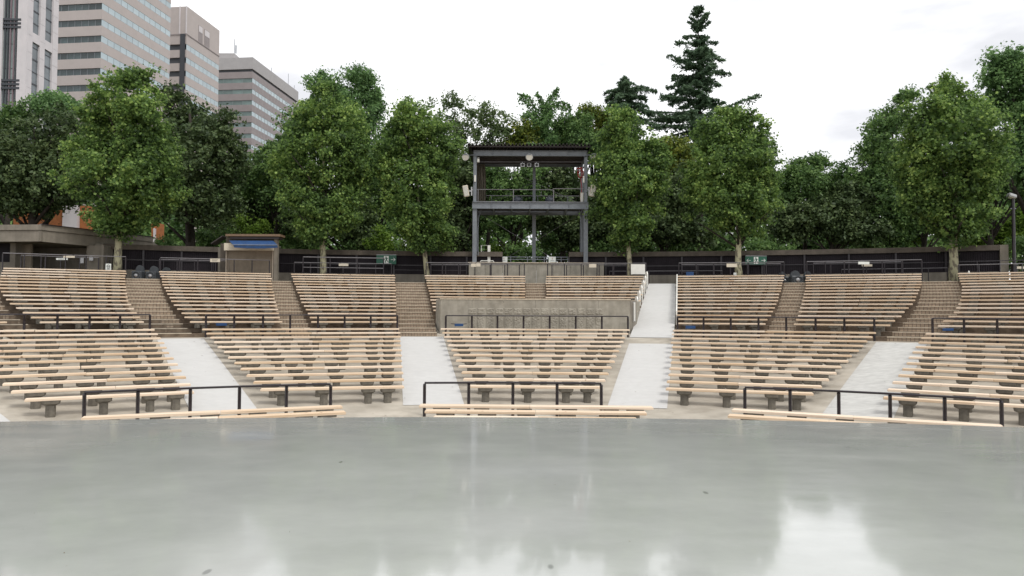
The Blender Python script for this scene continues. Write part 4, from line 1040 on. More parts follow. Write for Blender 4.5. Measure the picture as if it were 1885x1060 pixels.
# ------------------------------------------------------------------ city buildings
def kx(px, py=95):
    r_ = ray(px, py); return r_.x / r_.y
def face_pt(O, d, px):   # parameter along face where it crosses image column px
    k = kx(px); return (k * O[1] - O[0]) / (d[0] - k * d[1])
def tower_block(label, O, dR, lenR, lenL, zt, floors, fh, wz0, wh, mwall, mglR, mglL, nR, nL, band=None, tz=None):
    """O corner (x,y); dR unit dir of receding right face; left face goes along -perp."""
    dR = Vector((dR[0], dR[1])).normalized(); dL = Vector((-dR.y, dR.x)); O = Vector(O)
    t = thing('office_building', label, 'building', (O.x + dR.x * lenR / 2 + dL.x * lenL / 2, O.y + dR.y * lenR / 2 + dL.y * lenL / 2, PLAT))
    rz = math.atan2(dR.y, dR.x)
    def slab(z0, z1, inset, m_, nm_, ext=0):
        a = O + dR * inset + dL * inset; c = O + dR * (lenR - inset) + dL * inset; e = O + dR * (lenR - inset) + dL * (lenL - inset); g = O + dR * inset + dL * (lenL - inset)
        b = MB(); P = [(q.x, q.y, z0) for q in (a, c, e, g)]; b.hexa(P + [(x, y, z1) for x, y, z in P]); return part(nm_, b, M[m_] if isinstance(m_, str) else m_, t)
    slab(PLAT, zt - 2, .45, 'b_core', 'core')
    # wz0: z of top window band's bottom; bands go down
    zprev = zt
    pm = {}
    for k in range(floors):
        z1 = wz0 - fh * k + wh; z0 = z1 - wh
        slab(z1, zprev, 0, mwall, 'spandrel'); zprev = z0
        for side, n_, L, dd, nn_, mg in (('R', nR, lenR, dR, dL, mglR), ('L', nL, lenL, dL, dR, mglL)):
            if n_ == 0: continue
            pw = L / n_
            key = (side,)
            if key not in pm:
                pm[key] = (MB().box((0, 0, 0), (pw - .10, .06, wh - .10)).mesh('pane', M[mg]), MB().box((0, 0, 0), (.10, .05, wh - .1)).mesh('mullion', M['steel_grey']))
            fr = MB(); a = O + nn_ * .22; 
            rec = .02 if side == 'R' else .16
            q = O + dd * (L / 2) + nn_ * (rec + .1); fr.box((q.x, q.y, (z0 + z1) / 2), (L - .5, .02, wh - .004), math.atan2(dd.y, dd.x))
            strip = part('window_strip', fr, M['b_core'], t)
            for i in range(1, n_):
                q = O + dd * (pw * i) + nn_ * (rec + .02); inst('mullion', pm[key][1], strip, (q.x, q.y, (z0 + z1) / 2), math.atan2(dd.y, dd.x))
            for i in range(n_):
                s = pw * (i + .5); q = O + dd * s + nn_ * (rec + .04)
                inst('pane', pm[key][0], strip, (q.x, q.y, (z0 + z1) / 2), math.atan2(dd.y, dd.x))
    slab(PLAT - .5, zprev, 0, mwall, 'lower_wall')
    return t, dR, dL, slab
vp = lambda x: Vector(((x - CX) / F, 1))
# beige block
D2 = 165; O2 = (kx(186) * D2, D2)
def zat(py, px, D): return W(px, py, D).z
d = vp(1094).normalized(); L2 = face_pt(O2, d, 313)
fh2 = 30.7 * D2 / F; zw = zat(17, 186, D2)
t2, dR, dL, slab = tower_block('beige office block with dark window bands, second from the left', O2, vp(1094), L2, 14, zat(-150, 186, D2), 10, fh2, zw + fh2 * 4, fh2 * .40, 'b_beige', 'glass_pale', 'glass_dark', 12, 8)
# corner pier strips on left face
for px in (168, 176):
    s = -(face_pt(O2, dL, px)); 
# parapet ledge on the receding face
# brown top block
D3 = 208; O3 = (kx(343) * D3, D3); L3 = face_pt(O3, d, 403.5); fh3 = 25.1 * D3 / F
t3, dR, dL, slab = tower_block('beige tower with twin square openings, third from the left', O3, vp(1094), L3, 12, zat(11.5, 343, D3), 8, fh3, zat(91, 343, D3), fh3 * .42, 'b_beige', 'glass_pale', 'glass_dark', 8, 0)
O = Vector(O3)
z0, z1 = zat(62, 343, D3), zat(11, 343, D3)
for s, w_, nm_ in ((2.2, .35, 'white_fin'), (.15, .3, 'white_fin')):
    q = O + dL * s - dR * .08; b = MB(); b.box((q.x, q.y, (z0 + z1) / 2), (w_, .25, z1 - z0 - .1), math.atan2(dL.y, dL.x)); part(nm_, b, M['b_white'], t3)
q = O + dL * 1.15 - dR * .1; b = MB(); b.box((q.x, q.y, (z0 + PLAT) / 2), (1.5, .25, z0 - PLAT), math.atan2(dL.y, dL.x)); part('glass_strip', b, M['b_core'], t3)
b = MB()
for z in (zat(62, 343, D3),): b.wallseg(O - dL * .06, O + dR * L3 - dL * .06, z - .25, z, .05, -.1); b.wallseg(O + dL * 12 - dR * .1, O - dR * .1, z - .25, z, .05, -.1)
part('ledge', b, M['b_brown'], t3)
for (pa, pb) in ((364.5, 372), (375.5, 385)):
    sa, sb = face_pt(O3, d, pa), face_pt(O3, d, pb); Da = O3[1] + d.y * (sa + sb) / 2
    za, zb = zat(48 + (pa - 364.5) * .75, pa, Da), zat(80 + (pa - 364.5) * .75, pb, Da)
    q = O + dR * ((sa + sb) / 2) - dL * .02; b = MB(); b.box((q.x, q.y, (za + zb) / 2), (sb - sa, .12, za - zb), math.atan2(dR.y, dR.x)); part('opening', b, M['b_brown'], t3)
    q = O + dR * ((sa + sb) / 2) - dL * .1; b = MB(); b.box((q.x, q.y, za - (za - zb) * .2), (sb - sa - .3, .06, (za - zb) * .34), math.atan2(dR.y, dR.x)); part('louvre', b, M['b_white'], t3)
for s in (.86,):
    q = O + dR * L3 * s + dL * 2; part('aerial', MB().tube([(q.x, q.y, zat(11, 343, D3)), (q.x, q.y, zat(11, 343, D3) + 1.6)], .08, 5), M['steel_grey'], t3)
# brown block
D4 = 250; O4 = (kx(465, 130) * D4, D4); d4 = vp(1082).normalized(); L4 = max(face_pt(O4, d4, 549), 30) * 1.02; fh4 = 20.8 * D4 / F
t4, dR, dL, slab = tower_block('brown-grey office block with thin window bands, fourth from the left', O4, vp(1082), L4, 22, zat(131.5, 465, D4), 16, fh4, zat(151.5, 465, D4), fh4 * .40, 'b_brown', 'glass_pale', 'glass_green', 16, 6)
O = Vector(O4); zt4 = zat(105, 465, D4)
slab(zat(131, 465, D4), zat(126.5, 465, D4), .5, 'b_core', 'dark_band'); slab(zat(126.5, 465, D4), zt4, 0, 'b_lite', 'parapet')
q = O + dL * 13 + dR * 5; part('penthouse', MB().box((q.x, q.y, zt4 + 1), (9, 6, 3.2)), M['b_lite'], t4)
q = O + dL * 9.5 + dR * 5; b = MB().tube([(q.x, q.y, zt4), (q.x, q.y, zat(60, 418, D4))], .12, 5); b.box((q.x + .5, q.y, zt4 + 5), (.3, .3, 3)); part('aerial', b, M['steel_grey'], t4)
for px in (505, 536, 547):
    s = face_pt(O4, d4, px); q = O + dR * s + dL * 1; part('aerial', MB().tube([(q.x, q.y, zt4), (q.x, q.y, zt4 + (5 if px == 536 else 2.2))], .09, 5), M['steel_grey'], t4)
# vertical joints on receding face
b = MB()
for k in range(1, 16):
    q = O + dR * (L4 * k / 16) - dL * .03; b.box((q.x, q.y, zat(131, 465, D4) - 35), (.1, .05, 69), math.atan2(dR.y, dR.x))
part('wall_joints', b, M['b_lite'], t4)

# white tiled building at far left
D1 = 118; O1 = Vector((kx(49.5, 60) * D1, D1)); dR = vp(900).normalized(); dL = Vector((-dR.y, dR.x)); dR = Vector((dR.x, dR.y)); L1 = face_pt(O1, dR, 106.5)
zt = zat(-120, 49, D1); t1 = thing('office_building', 'white tiled office building with tall narrow windows at the left edge', 'building', (O1.x - 8, O1.y + 5, PLAT))
def fbox(O, dd, nn_, s0, s1, z0, z1, out_, th, m_, nm_, parent):
    q = O + dd * ((s0 + s1) / 2) + nn_ * (th / 2 - out_); b = MB(); b.box((q.x, q.y, (z0 + z1) / 2), (s1 - s0, th, z1 - z0), math.atan2(dd.y, dd.x)); return part(nm_, b, M[m_], parent)
b = MB(); P = [O1 + dR * .5 + dL * .5, O1 + dR * (L1 - .1) + dL * .5, O1 + dR * (L1 - .1) + dL * 25, O1 + dR * .5 + dL * 25]; P = [(p.x, p.y, PLAT) for p in P]; b.hexa(P + [(x, y, zt - 1) for x, y, z in P]); part('core', b, M['b_core'], t1)
fp = lambda px: face_pt(O1, dR, px)
piers = [(49.5, 59.5), (73, 82.5), (96.5, 106.5)]; wins = [(59.5, 73), (82.5, 96.5)]
zb1 = zat(66, 49.5, D1); zb0 = zat(47, 49.5, D1)
for a, c in piers:
    z = PLAT; hgt = 3.0
    while z < zt: 
        fbox(O1, dR, dL, fp(a) + .02, fp(c) - .02, z + .02, min(z + hgt, zt) - .02, 0, .5, 'b_white', 'pier_panel', t1); z += hgt
zbm = zat(61, 52, D1)
for k, zc in enumerate((zbm, zbm - 21, zbm + 21)):
    fbox(O1, dR, dL, fp(59.5), fp(96.5), zc - .8, zc + .8, -.03, .4, 'b_white', 'band', t1)
    for a, c in wins:
        w_ = fbox(O1, dR, dL, fp(a) + .05, fp(c) - .05, zc + .8, zc + 20.2, -.3, .1, 'glass_mid', 'window', t1)
        for j in range(9): z = zc + 2.5 + j * 2.1; fbox(O1, dR, dL, fp(a) + .06, fp(c) - .06, z, z + .12 + .12 * (j % 2), -.24, .1, 'b_core', 'mullion', w_)
# left face: glass curtain
fbox(O1, dL, dR, 0.01, 1.55, PLAT, zt, 0, .48, 'b_white', 'corner_pier', t1)
x4 = -face_pt(O1, -dL, 4)
for s0, s1 in ((1.6, 2.6), (3.4, 4.6)):
    pass
sL = lambda px: face_pt(O1, dL, px)
for z in np.arange(zt - 90, zt, 4.2):
    fbox(O1, dL, dR, 1.6, sL(4), z, z + 4.1, -.25, .1, 'glass_lite', 'window', t1)
for px in (8, 13, 17.5, 24.5, 29, 34): s = sL(px); fbox(O1, dL, dR, s - .1, s + .1, PLAT, zt, -.05, .25, 'b_mull' if px in (17.5, 24.5) else 'b_core', 'mullion', t1)
for py in (36, 43, 50, 148, 155, 162):
    z = zat(py, 36, D1); fbox(O1, dL, dR, 1.0, sL(4), z - .18, z + .18, .05, .5, 'b_core', 'sun_louvre', t1)
fbox(O1, dL, dR, sL(4), sL(-30), PLAT, zt, .1, .5, 'b_white', 'wall', t1)

# ------------------------------------------------------------------ trees
def leaves_mesh(name, centers, normals, sizes, m_, rng, star=False, aspect=1.0):
    n = len(centers)
    rv = rng.normal(size=(n, 3)); u = np.cross(normals, rv); u /= np.linalg.norm(u, axis=1)[:, None] + 1e-9; v = np.cross(normals, u)
    if star:
        ang = np.array([0, .55, 1.15, 1.6, 2.35, 3.14, 3.93, 4.68, 5.13, 5.73]); rr = np.array([1.0, .55, .95, .5, .75, .45, .75, .5, .95, .55])
        loc = np.stack([np.cos(ang) * rr, np.sin(ang) * rr], 1)
    else:
        loc = np.array([[1.0, 0], [.1, .55], [-.9, .1], [0, -.6]])
    k = len(loc)
    P = centers[:, None, :] + sizes[:, None, None] * .5 * (u[:, None, :] * loc[None, :, 0:1] * aspect + v[:, None, :] * loc[None, :, 1:2])
    if star:
        P += normals[:, None, :] * sizes[:, None, None] * .5 * (-.25 * np.abs(loc[None, :, 1:2]))
    me = bpy.data.meshes.new(name); me.vertices.add(n * k); me.vertices.foreach_set('co', P.reshape(-1).astype(np.float32))
    me.loops.add(n * k); me.loops.foreach_set('vertex_index', np.arange(n * k, dtype=np.int32))
    me.polygons.add(n); me.polygons.foreach_set('loop_start', np.arange(0, n * k, k, dtype=np.int32)); me.polygons.foreach_set('loop_total', np.full(n, k, dtype=np.int32))
    me.materials.append(m_); me.update(calc_edges=True); return me
NSC = 1.35
def sample_blobs(blobs, n, rng, per=36, cr=.42, shell=.55, spike=.06):
    """blobs: (cx,cy,cz,rx,ry,rz). Returns leaf centres and outward dirs, clustered."""
    B = np.array(blobs); wt = (B[:, 3] * B[:, 5]) ** 1.0; wt /= wt.sum(); nc = max(6, n // per)
    idx = rng.choice(len(B), nc, p=wt); d = rng.normal(size=(nc, 3)); d /= np.linalg.norm(d, axis=1)[:, None]
    r = shell + (1 - shell) * rng.random(nc) ** .6; r *= 1 + spike * rng.normal(size=nc)
    cc = B[idx, :3] + d * B[idx, 3:6] * r[:, None]
    # thin out lower-inside points of neighbouring blobs: keep all
    ci = rng.integers(0, nc, n); crr = cr * (.6 + .9 * rng.random(nc))
    off = rng.normal(size=(n, 3)) * (crr[ci] * .55)[:, None]; off[:, 2] *= .75
    c = cc[ci] + off; return c, d[ci], cc, idx
def make_tree(name, label, px, D, blobs, m_, n=7000, leaf=.3, tr=.2, bark='bark', group=None, cr=.55, base_px=None, star=False, shell=.5, lean=None, seed=None, per=36, limbs=9, cat='tree', zbase=None, deep=.85, spike=.06, up=.5, core=.16):
    rng = np.random.default_rng(seed if seed is not None else int(px * 7 + D * 13) & 0xffff)
    zb = PLAT - .05 if zbase is None else zbase
    bx = tanx(px) * D; t = thing(name, label, cat, (bx, D, zb), group); off = np.array([bx, D, zb])
    WB = []
    for (cx, cy, rx, ry) in blobs:
        c = W(cx, cy, D); k = D / F; WB.append((c.x, c.y + rng.normal() * rx * k * .25, c.z, rx * k, max(rx, ry * .8) * k * deep, ry * k))
    n = int(n * NSC * (1.3 if star else 1))
    c, nd, cc, idx = sample_blobs(WB, n, rng, per=per, cr=cr, shell=shell, spike=spike)
    keep = c[:, 2] > zb + .2; c = c[keep]; nd = nd[keep]
    nr = nd * .6 + rng.normal(size=c.shape) * .75 + np.array([0, 0, up]); nr /= np.linalg.norm(nr, axis=1)[:, None]
    sz = leaf * (.6 + .8 * rng.random(len(c)))
    if core:  # oversized inner leaves, added to block light and darken the crown
        BB = np.array(WB); nk = int(n * core); wq = BB[:, 3] * BB[:, 5]; ii = rng.choice(len(BB), nk, p=wq / wq.sum()); dd = rng.normal(size=(nk, 3)); dd /= np.linalg.norm(dd, axis=1)[:, None]
        cb = BB[ii, :3] + dd * BB[ii, 3:6] * (.72 * rng.random(nk) ** .45)[:, None]; kk = cb[:, 2] > zb + .5; cb = cb[kk]
        nb = rng.normal(size=cb.shape); nb /= np.linalg.norm(nb, axis=1)[:, None]
        c = np.concatenate([c, cb]); nr = np.concatenate([nr, nb]); sz = np.concatenate([sz, leaf * 1.9 * (.6 + .6 * rng.random(len(cb)))])
    me = leaves_mesh('crown', c - off, nr, sz, m_, rng, star)
    o = bpy.data.objects.new('crown', me); COL.objects.link(o); o.parent = t
    # trunk and limbs
    B = np.array(WB); top = B[:, 2].max(); cx_ = np.average(B[:, 0], weights=B[:, 3]); cy_ = np.average(B[:, 1], weights=B[:, 3])
    bt = MB(); H = top - zb; pts = []; nn_ = 7; wob = rng.normal(size=(nn_ + 1, 2)) * .12
    for i in range(nn_ + 1):
        s = i / nn_; l = lean(s) if lean else 0
        x = bx + (cx_ - bx) * s ** 1.5 + wob[i, 0] * s * 2 + l; y = D + (cy_ - D) * s + wob[i, 1] * s
        pts.append((x, y, zb - .1 + H * .9 * s))
    bt.tube(pts, [tr * (1.15 - .95 * i / nn_) * (1.25 if i == 0 else 1) for i in range(nn_ + 1)], 8)
    tk = part('trunk', bt, M[bark], t, smooth=True)
    bl = MB(); sel = rng.choice(len(cc), min(limbs, len(cc)), replace=False)
    for q in sel:
        e = Vector(cc[q]); s = min(.9, max(.25, ((e.z - zb) / H) * .62)); i = int(s * nn_); a = Vector(pts[i]).lerp(Vector(pts[i + 1]), s * nn_ - i)
        mid = a.lerp(e, .5) + Vector((rng.normal() * .2, rng.normal() * .2, -.1 + .25 * (e - a).length * .3))
        e = mid.lerp(e, .7); bl.tube([a, mid, e], [tr * .38, tr * .24, tr * .06], 5)
    part('limbs', bl, M['bark'], t, smooth=True)
    return t
GPL = 'plane trees standing in a row before the boundary wall'
PD = lambda px: dep(px, 44.2)
make_tree('plane_tree', 'leftmost bushy plane tree with mottled trunk before the concrete building', 215, PD(215), [(230, 190, 62, 50), (180, 215, 45, 45), (280, 215, 42, 50), (230, 262, 92, 60), (165, 290, 45, 50), (290, 290, 46, 50), (225, 330, 95, 55), (285, 350, 50, 40), (230, 385, 62, 45), (215, 415, 35, 28), (235, 145, 38, 22), (262, 140, 20, 18)], M['lf_plane'], 22000, .18, .2, 'plane_bark', GPL, cr=.36, per=75, spike=.13, shell=.62, core=.09, star=True, limbs=22)
make_tree('plane_tree', 'tall plane tree right of the kiosk, second in the row', 595, PD(595), [(600, 205, 48, 40), (640, 235, 40, 50), (560, 240, 42, 42), (600, 280, 80, 60), (530, 300, 36, 40), (660, 300, 32, 55), (600, 345, 88, 50), (585, 390, 60, 45), (630, 390, 40, 35), (592, 425, 38, 25), (600, 172, 35, 18)], M['lf_plane'], 21000, .18, .19, 'plane_bark', GPL, cr=.36, per=75, spike=.13, shell=.62, core=.09, star=True, limbs=22)
make_tree('plane_tree', 'plane tree with leaning forked trunk left of the light tower', 789, PD(789), [(770, 225, 50, 34), (745, 260, 42, 42), (805, 260, 42, 45), (775, 300, 72, 50), (720, 300, 28, 38), (775, 350, 75, 48), (770, 400, 58, 45), (780, 440, 46, 26), (815, 430, 30, 25), (755, 205, 22, 18)], M['lf_plane'], 20000, .18, .15, 'plane_bark', GPL, cr=.36, per=75, spike=.13, shell=.62, core=.09, star=True, limbs=22, lean=lambda s: -.9 * s if s < .3 else -.27)
make_tree('plane_tree', 'slim plane tree between the light tower and the ramp', 1159, PD(1159), [(1135, 235, 36, 28), (1160, 270, 50, 42), (1125, 290, 36, 42), (1190, 300, 38, 42), (1160, 330, 70, 45), (1150, 375, 60, 40), (1160, 415, 40, 34), (1148, 440, 26, 20), (1145, 215, 22, 14)], M['lf_plane'], 17000, .18, .16, 'plane_bark', GPL, cr=.36, per=75, spike=.13, shell=.62, core=.09, star=True, limbs=20)
make_tree('plane_tree', 'plane tree with scarred trunk beside the two-arrow exit sign', 1362, PD(1362), [(1350, 220, 38, 28), (1320, 250, 42, 42), (1385, 255, 38, 45), (1350, 300, 86, 52), (1300, 340, 42, 42), (1400, 340, 42, 45), (1350, 370, 80, 42), (1360, 408, 48, 30), (1345, 205, 20, 12)], M['lf_plane'], 21000, .18, .19, 'plane_bark', GPL, cr=.36, per=75, spike=.13, shell=.62, core=.09, star=True, limbs=22)
make_tree('plane_tree', 'rightmost plane tree with yellow patches on its trunk', 1756, PD(1756), [(1740, 185, 38, 42), (1700, 225, 46, 45), (1785, 215, 44, 45), (1750, 265, 92, 55), (1690, 290, 45, 45), (1810, 300, 46, 50), (1750, 330, 88, 50), (1700, 370, 42, 32), (1765, 385, 60, 42), (1755, 425, 42, 26), (1740, 152, 14, 14)], M['lf_plane'], 23000, .18, .22, 'plane_bark', GPL, cr=.36, per=75, spike=.13, shell=.62, core=.09, star=True, limbs=24)
# second stem of the leaning tree's fork handled as a separate slim stem
GB = 'trees of the park behind the boundary wall'
T_ = [
 ('evergreen_tree', 'big dark evergreen tree at the left edge above the concrete building', 60, 53, [(30, 300, 80, 80), (105, 250, 60, 65), (60, 335, 100, 55), (115, 320, 66, 62), (0, 365, 60, 40), (40, 380, 56, 24), (75, 378, 34, 22)], 'lf_dark', 14000, .26, .4),
 ('evergreen_tree', 'small light green crown above the dark trees at far left', 80, 60, [(88, 186, 44, 22), (110, 205, 40, 22)], 'lf_light', 5000, .26, .2),
 ('evergreen_tree', 'dark leafy tree in the extreme left background', 10, 60, [(15, 232, 48, 32), (50, 222, 38, 28), (-20, 290, 70, 60)], 'lf_mid', 6500, .28, .3),
 ('evergreen_tree', 'dense dark evergreen tree right of the leftmost plane tree', 350, 52, [(330, 215, 52, 50), (395, 240, 50, 45), (360, 300, 85, 70), (420, 300, 38, 55), (300, 340, 75, 65), (380, 370, 75, 55), (310, 175, 32, 24)], 'lf_dark', 15000, .26, .38),
 ('broadleaf_tree', 'mid green tree with thin trunks left of the second plane tree', 505, 58, [(490, 320, 48, 48), (525, 285, 42, 42), (460, 340, 40, 42), (520, 355, 50, 45), (555, 240, 34, 44)], 'lf_mid', 9000, .26, .18),
 ('camphor_tree', 'tall pale green camphor tree rising behind the second plane tree', 640, 64, [(590, 148, 34, 22), (612, 165, 30, 22), (655, 140, 32, 22), (668, 160, 30, 38), (630, 190, 40, 30), (678, 215, 30, 40), (690, 190, 20, 28), (640, 250, 60, 50), (575, 190, 20, 22)], 'lf_light', 12000, .24, .3),
 ('broadleaf_tree', 'tree filling the gap between the second and third plane trees', 700, 60, [(700, 310, 42, 55), (690, 370, 50, 48), (715, 260, 24, 30)], 'lf_mid', 6500, .27, .2),
 ('ivy_clad_tree', 'sparse ivy-clad tree with bare twigs left of the tower roof', 835, 63, [(812, 192, 28, 14), (845, 185, 30, 16), (850, 215, 24, 30), (835, 255, 20, 50), (815, 230, 20, 22), (865, 260, 22, 50), (825, 300, 60, 42)], 'lf_dry', 5200, .24, .22),
 ('ivy_clad_tree', 'sparse ivy-clad tree just above the left half of the tower roof', 895, 61, [(885, 200, 26, 16), (905, 215, 26, 18), (925, 225, 26, 22), (890, 240, 22, 38), (915, 265, 26, 40), (880, 300, 40, 30)], 'lf_dry', 5200, .24, .22),
 ('broadleaf_tree', 'yellowing tree above the middle of the tower roof', 955, 62, [(965, 250, 30, 30), (950, 275, 32, 24), (980, 280, 30, 24)], 'lf_yellow', 4200, .24, .2),
 ('broadleaf_tree', 'olive green tree above the right half of the tower roof', 1050, 63, [(1045, 235, 34, 26), (1070, 225, 26, 20), (1075, 265, 36, 30), (1030, 270, 36, 30)], 'lf_mid', 6500, .25, .22),
 ('broadleaf_tree', 'pale yellow-green tree left of the small cedar', 1090, 66, [(1085, 205, 18, 14), (1105, 220, 22, 20), (1098, 250, 30, 26)], 'lf_yellow', 3200, .24, .2),
 ('broadleaf_tree', 'tree with lime patches seen through the tower upper floor', 945, 57, [(935, 345, 40, 34), (905, 330, 30, 30), (975, 335, 40, 40), (930, 395, 55, 40)], 'lf_mid', 7500, .25, .22),
 ('broadleaf_tree', 'dark tree seen through the right half of the tower', 1035, 58, [(1020, 330, 45, 42), (1055, 350, 38, 45), (1020, 400, 58, 42), (1060, 430, 40, 36)], 'lf_dark', 8000, .27, .28),
 ('broadleaf_tree', 'dark tree behind the third plane tree', 850, 58, [(850, 330, 38, 48), (855, 390, 48, 48), (830, 430, 50, 36)], 'lf_dark', 7000, .27, .25),
 ('broadleaf_tree', 'olive tree behind the ramp between two plane trees', 1235, 60, [(1240, 275, 46, 26), (1225, 300, 44, 34), (1260, 310, 44, 40)], 'lf_yellow', 6500, .25, .22),
 ('broadleaf_tree', 'dark tree behind the slim plane tree', 1220, 57, [(1245, 360, 50, 48), (1215, 410, 60, 45), (1110, 400, 40, 50), (1270, 430, 50, 34)], 'lf_dark', 9500, .27, .25),
 ('broadleaf_tree', 'low reddish-topped tree right of the scarred plane tree', 1480, 60, [(1470, 320, 36, 26), (1505, 300, 30, 18), (1490, 350, 50, 38), (1445, 350, 34, 38), (1520, 345, 40, 34)], 'lf_mid', 8500, .25, .22),
 ('broadleaf_tree', 'dark tree low behind the right wall left of the tall group', 1530, 57, [(1520, 400, 62, 42), (1460, 410, 50, 40), (1570, 380, 50, 48), (1580, 430, 60, 28)], 'lf_dark', 11000, .27, .28),
 ('broadleaf_tree', 'feathery tree rising left of the rightmost plane tree', 1650, 58, [(1665, 180, 24, 22), (1650, 215, 36, 26), (1620, 240, 34, 30), (1600, 280, 36, 34), (1640, 290, 52, 45), (1610, 340, 60, 42), (1560, 330, 34, 34), (1650, 380, 60, 38)], 'lf_mid', 13000, .24, .3),
 ('camphor_tree', 'huge pale green camphor tree at the right edge', 1900, 56, [(1850, 115, 46, 28), (1885, 140, 48, 40), (1835, 150, 34, 30), (1880, 200, 40, 45), (1845, 190, 34, 24), (1900, 260, 44, 45), (1860, 290, 34, 34), (1905, 320, 50, 40)], 'lf_light', 15000, .26, .45),
 ('broadleaf_tree', 'dark tree under the huge camphor at the right', 1820, 60, [(1830, 300, 50, 45), (1800, 360, 50, 40), (1870, 345, 44, 26)], 'lf_mid', 8500, .27, .3),
 ('broadleaf_tree', 'lime green young tree left of the lamp post', 1815, 66, [(1820, 420, 42, 34), (1790, 430, 34, 28), (1855, 425, 34, 40), (1880, 400, 30, 30)], 'lf_lime', 6000, .26, .14),
 ('broadleaf_tree', 'tree between the two middle plane trees, left of the kiosk line', 440, 60, [(450, 385, 48, 42), (430, 420, 40, 30), (480, 400, 40, 40), (440, 330, 30, 40)], 'lf_dark', 7000, .27, .2),
 ('broadleaf_tree', 'dark tree behind the second plane tree trunk', 640, 58, [(640, 400, 60, 42), (560, 400, 46, 40), (670, 440, 44, 26)], 'lf_dark', 8500, .27, .26),
 ('broadleaf_tree', 'tree with slanting trunk right of the scarred plane tree', 1700, 57, [(1660, 420, 46, 30), (1720, 400, 40, 36), (1690, 350, 44, 36)], 'lf_mid', 7000, .26, .24),
]
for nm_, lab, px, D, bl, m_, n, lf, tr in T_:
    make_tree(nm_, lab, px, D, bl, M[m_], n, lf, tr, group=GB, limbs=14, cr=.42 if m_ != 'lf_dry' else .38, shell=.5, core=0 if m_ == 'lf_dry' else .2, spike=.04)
# lime shrubs behind the wall
SH = [(300, 445, 34, 14, 'lf_lime', 'behind the left wall'), (470, 425, 30, 34, 'lf_lime', 'between the kiosk roof and the wall'), (545, 440, 28, 24, 'lf_mid', 'right of the kiosk roof'), (565, 430, 22, 28, 'lf_lime', 'left of the second plane trunk'),
      (735, 440, 44, 26, 'lf_lime', 'left of the leaning plane tree'), (690, 455, 40, 16, 'lf_mid', 'above the one-arrow exit sign'), (936, 450, 24, 24, 'lf_lime', 'under the tower left bay'), (1030, 450, 26, 24, 'lf_lime', 'under the tower right bay'),
      (975, 462, 30, 20, 'lf_mid', 'behind the middle of the tower rail'), (1265, 455, 20, 18, 'lf_lime', 'left of the scarred plane trunk'), (1180, 450, 34, 22, 'lf_mid', 'right of the slim plane trunk'), (1550, 452, 26, 9, 'lf_lime', 'peeping over the right wall'),
      (1430, 450, 40, 18, 'lf_dark', 'above the right end of the two-arrow sign'), (1630, 440, 44, 20, 'lf_mid', 'over the wall left of the slanting trunk'), (1690, 432, 34, 16, 'lf_lime', 'at the foot of the slanting trunk'), (1870, 455, 34, 24, 'lf_mid', 'right of the wall end pillar'), (400, 430, 30, 22, 'lf_mid', 'left of the kiosk roof'), (1100, 455, 30, 20, 'lf_mid', 'right of the tower foot')]
for k, (cx, cy, rx, ry, m_, lab) in enumerate(SH):
    rs = random.Random(k); D = 55 + (k % 4) * 1.6
    bl = [(cx + rs.uniform(-1, 1) * rx * 1.1, cy + 6 + rs.uniform(-.7, .9) * ry, rx * rs.uniform(.3, .6), ry * rs.uniform(.3, .55)) for _ in range(7)]
    m2 = m_ if k in (1, 3, 4, 6, 13, 14) else 'lf_mid'
    make_tree('shrub', 'leafy %s shrub %s' % ({'lf_lime': 'lime green', 'lf_mid': 'mid green', 'lf_dark': 'dark green'}[m2], lab), cx, D, bl, M[m2], 1300, .22, .06, group='shrubs behind the boundary wall', limbs=6, cat='shrub', cr=.5, shell=.2, core=.05)
# distant wood: one mass
rng = np.random.default_rng(3)
WB = []
for px in range(-250, 2200, 42):
    for cy, D in ((395, 84), (435, 80), (462, 76), (360, 90)):
        if cy == 360 and (1400 < px < 1580): continue
        c = W(px + rng.normal() * 12, cy + rng.normal() * 10, D); k = D / F; WB.append((c.x, c.y, c.z, 42 * k, 30 * k, 38 * k))
c, nd, cc, idx = sample_blobs(WB, 150000, rng, per=30, cr=.9, shell=.2)
nr = nd * .6 + rng.normal(size=c.shape) * .7 + np.array([0, 0, .5]); nr /= np.linalg.norm(nr, axis=1)[:, None]
me = leaves_mesh('distant_wood', c, nr, .62 * (.6 + .8 * rng.random(len(c))), M['lf_mid'], rng)
o = bpy.data.objects.new('distant_wood', me); COL.objects.link(o); tag(o, 'far-off mass of dark green trees behind everything', 'wood', None, 'stuff')

